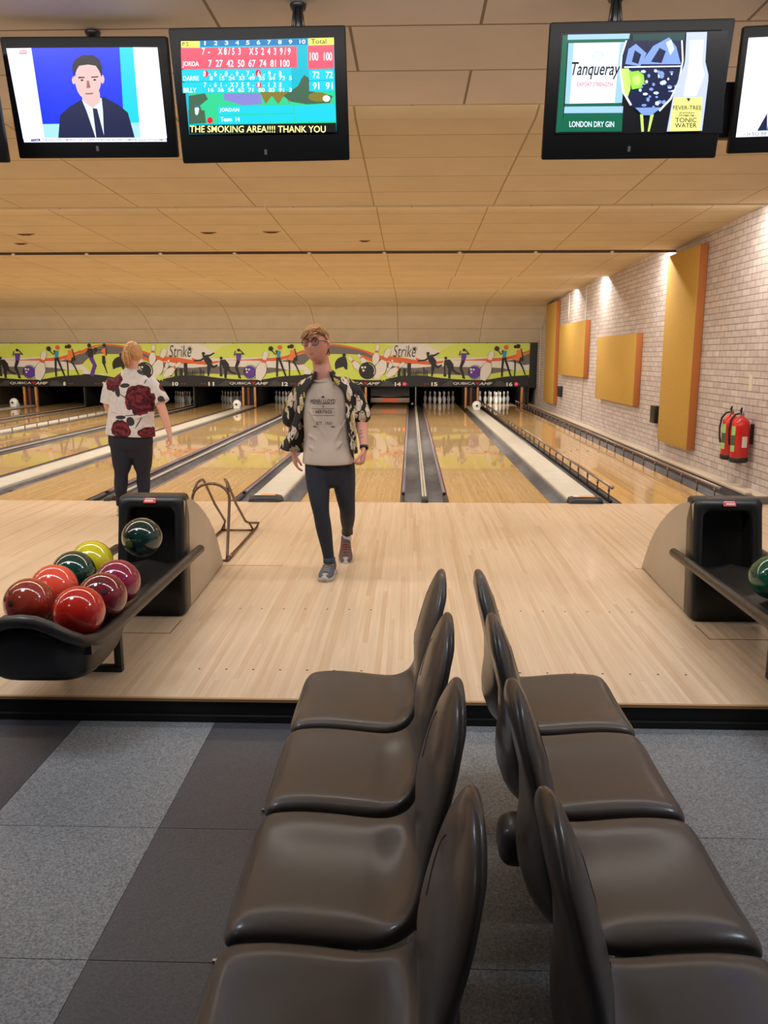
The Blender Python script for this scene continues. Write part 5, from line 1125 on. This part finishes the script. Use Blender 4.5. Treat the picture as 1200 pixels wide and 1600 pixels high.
AR = [((.172,0,1.25),.046,.048),((.230,-.02,1.17),.048,.050),((.285,-.05,1.04),.041,.043),((.308,-.06,.97),.040,.040),((.345,-.075,.85),.029,.029),((.360,-.08,.79),.0235,.020)]
ell_tube(b, AL); ell_tube(b, AR)
hand(b, (-.135,.25,.945), (.8,.5,-.1), (.5,-.6,-.6), (.1,.3,1), .5, .92)
hand(b, (.361,-.080,.788), (.06,.02,-1), (-1,-.5,0), (-.3,1,0), .55, .92)
WL = [((-.130,0,.74),.110,.114),((-.132,0,.62),.100,.104),((-.138,-.005,.48),.083,.086),((-.152,.0,.40),.060,.066),((-.160,-.005,.30),.060,.066),((-.172,.0,.17),.043,.048),((-.178,.0,.09),.037,.040)]
WR = [((.050,0,.74),.110,.114),((.050,.02,.62),.100,.104),((.045,.04,.48),.083,.086),((.044,.05,.40),.060,.066),((.042,.05,.30),.060,.066),((.036,.06,.17),.043,.048),((.034,.07,.09),.037,.040)]
ell_tube(b, sh(WL,.008)); ell_tube(b, sh(WR,.008)); ell_tube(b, [((-.178,0,.10),.028,.03),((-.178,.01,.05),.028,.032)]); ell_tube(b, [((.034,.07,.10),.028,.03),((.034,.08,.05),.028,.032)])
bodyw = remesh(b, 'body', [M_SKW], wo, .0052, 1)
j = MB(); ell_tube(j, gr(WL,.004), dome=False); ell_tube(j, gr(WR,.004), dome=False)
ell_tube(j, [((-.03,0,.90),.175,.115),((-.036,0,.82),.205,.125),((-.040,-.008,.74),.212,.134),((-.040,-.005,.68),.208,.126),((-.040,0,.64),.17,.10)])
remesh(j, 'trousers', mat('navy_trousers', (20,24,42), .8, var=.12, vs=8), wo, .006, 2)
T = MB()
ell_tube(T, [((-.040,-.004,.772),.236,.158),((-.038,-.004,.80),.234,.157),((-.028,-.002,.92),.220,.146),((-.015,0,1.03),.212,.140),((-.004,0,1.16),.210,.136),((.004,0,1.25),.205,.120),((.008,0,1.305),.165,.090),((.012,-.002,1.355),.105,.072),((.014,-.002,1.398),.070,.062)], n=40, dome=False)
ell_tube(T, [((-.16,0,1.275),.068,.070),((-.215,.005,1.20),.066,.070),((-.245,.015,1.075),.070,.075)], dome=False, n=28)
ell_tube(T, [((.155,0,1.275),.070,.070),((.225,-.02,1.20),.070,.072),((.292,-.045,1.085),.076,.078)], dome=False, n=28)
for (p0, p1, r_) in (((-.20,-.12,1.02),(-.05,-.138,.97),.008),((.18,-.12,.98),(.05,-.142,.93),.007),((-.15,-.13,.90),(.05,-.15,.86),.006)):
    a_, b_ = V(p0), V(p1); ell_tube(T, [(a_,r_*.6,r_*.6),(a_.lerp(b_,.5)+V((0,-.002,.004)),r_,r_),(b_,r_*.5,r_*.5)], n=8)
g = NT('rose_print'); co = g.co('Object'); xyz = g.sep(co); nz = g.n('ShaderNodeTexNoise', {'Vector': co, 'Scale': 16.0, 'Detail': 3.0}).outputs[0]; nz2 = g.n('ShaderNodeTexNoise', {'Vector': co, 'Scale': 30.0, 'Detail': 2.0}).outputs[0]
nz3 = g.n('ShaderNodeTexNoise', {'Vector': co, 'Scale': 13.0, 'Detail': 1.0}).outputs[0]
def emask(cx, cz, rx, rz, rot=0, wob=.5, nn=None):
    dx = g.math('SUBTRACT', xyz[0], cx); dz = g.math('SUBTRACT', xyz[2], cz); c, s_ = cos(R(rot)), sin(R(rot))
    u = g.math('DIVIDE', g.math('ADD', g.math('MULTIPLY', dx, c), g.math('MULTIPLY', dz, s_)), rx); v = g.math('DIVIDE', g.math('SUBTRACT', g.math('MULTIPLY', dz, c), g.math('MULTIPLY', dx, s_)), rz)
    d = g.math('SQRT', g.math('ADD', g.math('MULTIPLY', u, u), g.math('MULTIPLY', v, v)))
    return g.math('ADD', d, g.math('MULTIPLY', g.math('SUBTRACT', nn or nz, .5), wob))
fab = g.ramp(nz2, [(.3, s2l((204,200,203))), (.7, s2l((220,216,218)))])
col = fab
for e in ((-.10,1.19,.026,.052,10),(-.026,1.244,.046,.020,4),(.112,1.36,.044,.020,-30),(-.075,.952,.052,.018,2),(.015,.915,.036,.044,30),(.300,1.12,.030,.028,-30),(.215,.958,.014,.028,-20),(.02,.97,.07,.004,4),(.085,.90,.005,.06,-30),(.165,1.31,.006,.055,-22),(-.05,1.15,.05,.004,-30)):
    m_ = g.math('LESS_THAN', emask(*e, .35), 1.0); col = g.mix(m_, col, s2l((46,48,58)))
for e in ((.107,1.115,.137,.135,0),(-.145,1.29,.078,.098,-20),(-.077,.838,.088,.088,0),(.165,.80,.085,.055,0),(.305,1.235,.030,.060,30)):
    d = emask(*e, .75, nz3); m_ = g.math('LESS_THAN', d, 1.0)
    rg = g.math('SINE', g.math('ADD', g.math('MULTIPLY', d, 11.0), g.math('MULTIPLY', nz, 17.0)))
    pet = g.ramp(g.math('MULTIPLY_ADD', rg, .5, .5), [(.1, s2l((52,12,24))), (.45, s2l((98,18,36))), (.9, s2l((126,28,46)))])
    col = g.mix(m_, col, pet)
g.p(color=col, rough=.8); M_ROSE = g.m
top = remesh(T, 'rose_print_top', M_ROSE, wo, .0065, 3)
MB().tube([V((.014,-.002,1.398))+V((.070*cos(a), .060*sin(a), .012*sin(a))) for a in [2*pi*k/32 for k in range(32)]], .005, 8, closed=True).build('neckband', mat('tee_band', (196,190,192), .8), top)
# hair drawn back into a ponytail
M_HW = mat('strawberry_blonde_hair', (190,142,94), .42, var=.30, vs=60)
hw = MB(); cap_obj(hw, HW, .010, lambda p: (p.z > .060 or p.y > -.045+.0) and p.z > -.052+max(0,-p.y)*.9)
knot = HW@V((0,.108,.022)); HWI = HW.inverted(); kl = V((0,.112,.022))
for k in range(210):
    a = rnd.uniform(-2.45,2.45); zz = rnd.uniform(-.05,.085); rr = math.sqrt(max(.02,1-(zz/.13)**2)); x = .085*rr*sin(a); y = .106*rr*cos(a)
    if y < -.055 and zz < .05: continue
    p = V((x,y,zz)); f = []
    for t_ in (0,.35,.7,1):
        q = p.lerp(kl, t_); e = math.sqrt((q.x/.0845)**2+(q.y/.108)**2+(q.z/.130)**2)
        q2 = q/e if e > 1e-3 and t_ < .95 else q
        f.append(HW@(q2*1.0+V((0,0,.0)) if t_ < .95 else kl))
    hair_strands(hw, [(f, rnd.uniform(.0035,.006))], 6)
for k in range(70):
    dx, dy = rnd.gauss(0,.011), rnd.gauss(0,.008); L = rnd.uniform(.12,.165)
    p = kl+V((dx*.4,dy*.4+.004,0)); f = [HW@p, HW@(p+V((dx*.9,.020+dy,-.010))), HW@(p+V((dx*1.5-.002,.016+dy,-L*.5))), HW@(p+V((dx*.8-.012,.000+dy,-L)))]
    hw.tube(f, [.006,.0065,.0055,.0012], 6)
hair_w = hw.build('ponytail_hair', M_HW, wo)
MB().tube([knot+V((.013*cos(a), 0, .013*sin(a))) for a in [2*pi*k/16 for k in range(16)]], .004, 8, closed=True).build('hair_tie', mat('blonde_tie', (150,110,70), .6), hair_w)
M_SHW = mat('pale_grey_trainer', (176,172,168), .7, var=.08); M_SW2 = mat('trainer_sole', (190,176,150), .6)
shoe(wo, (-.178,.105,0), pi+R(8), 0, (M_SHW, M_SW2, mat('dark_trim', (64,62,70), .7)), .265, .098)
shoe(wo, (.034,.175,0), pi-R(6), 0, (M_SHW, M_SW2, mat('dark_trim', (64,62,70), .7)), .265, .098)
for q in ((-.178,.005),(.034,.075)): MB().tube([(q[0],q[1],.06),(q[0],q[1]-.003,.115)], .032, 16).build('sock', mat('grey_sock', (120,116,118), .8), wo)
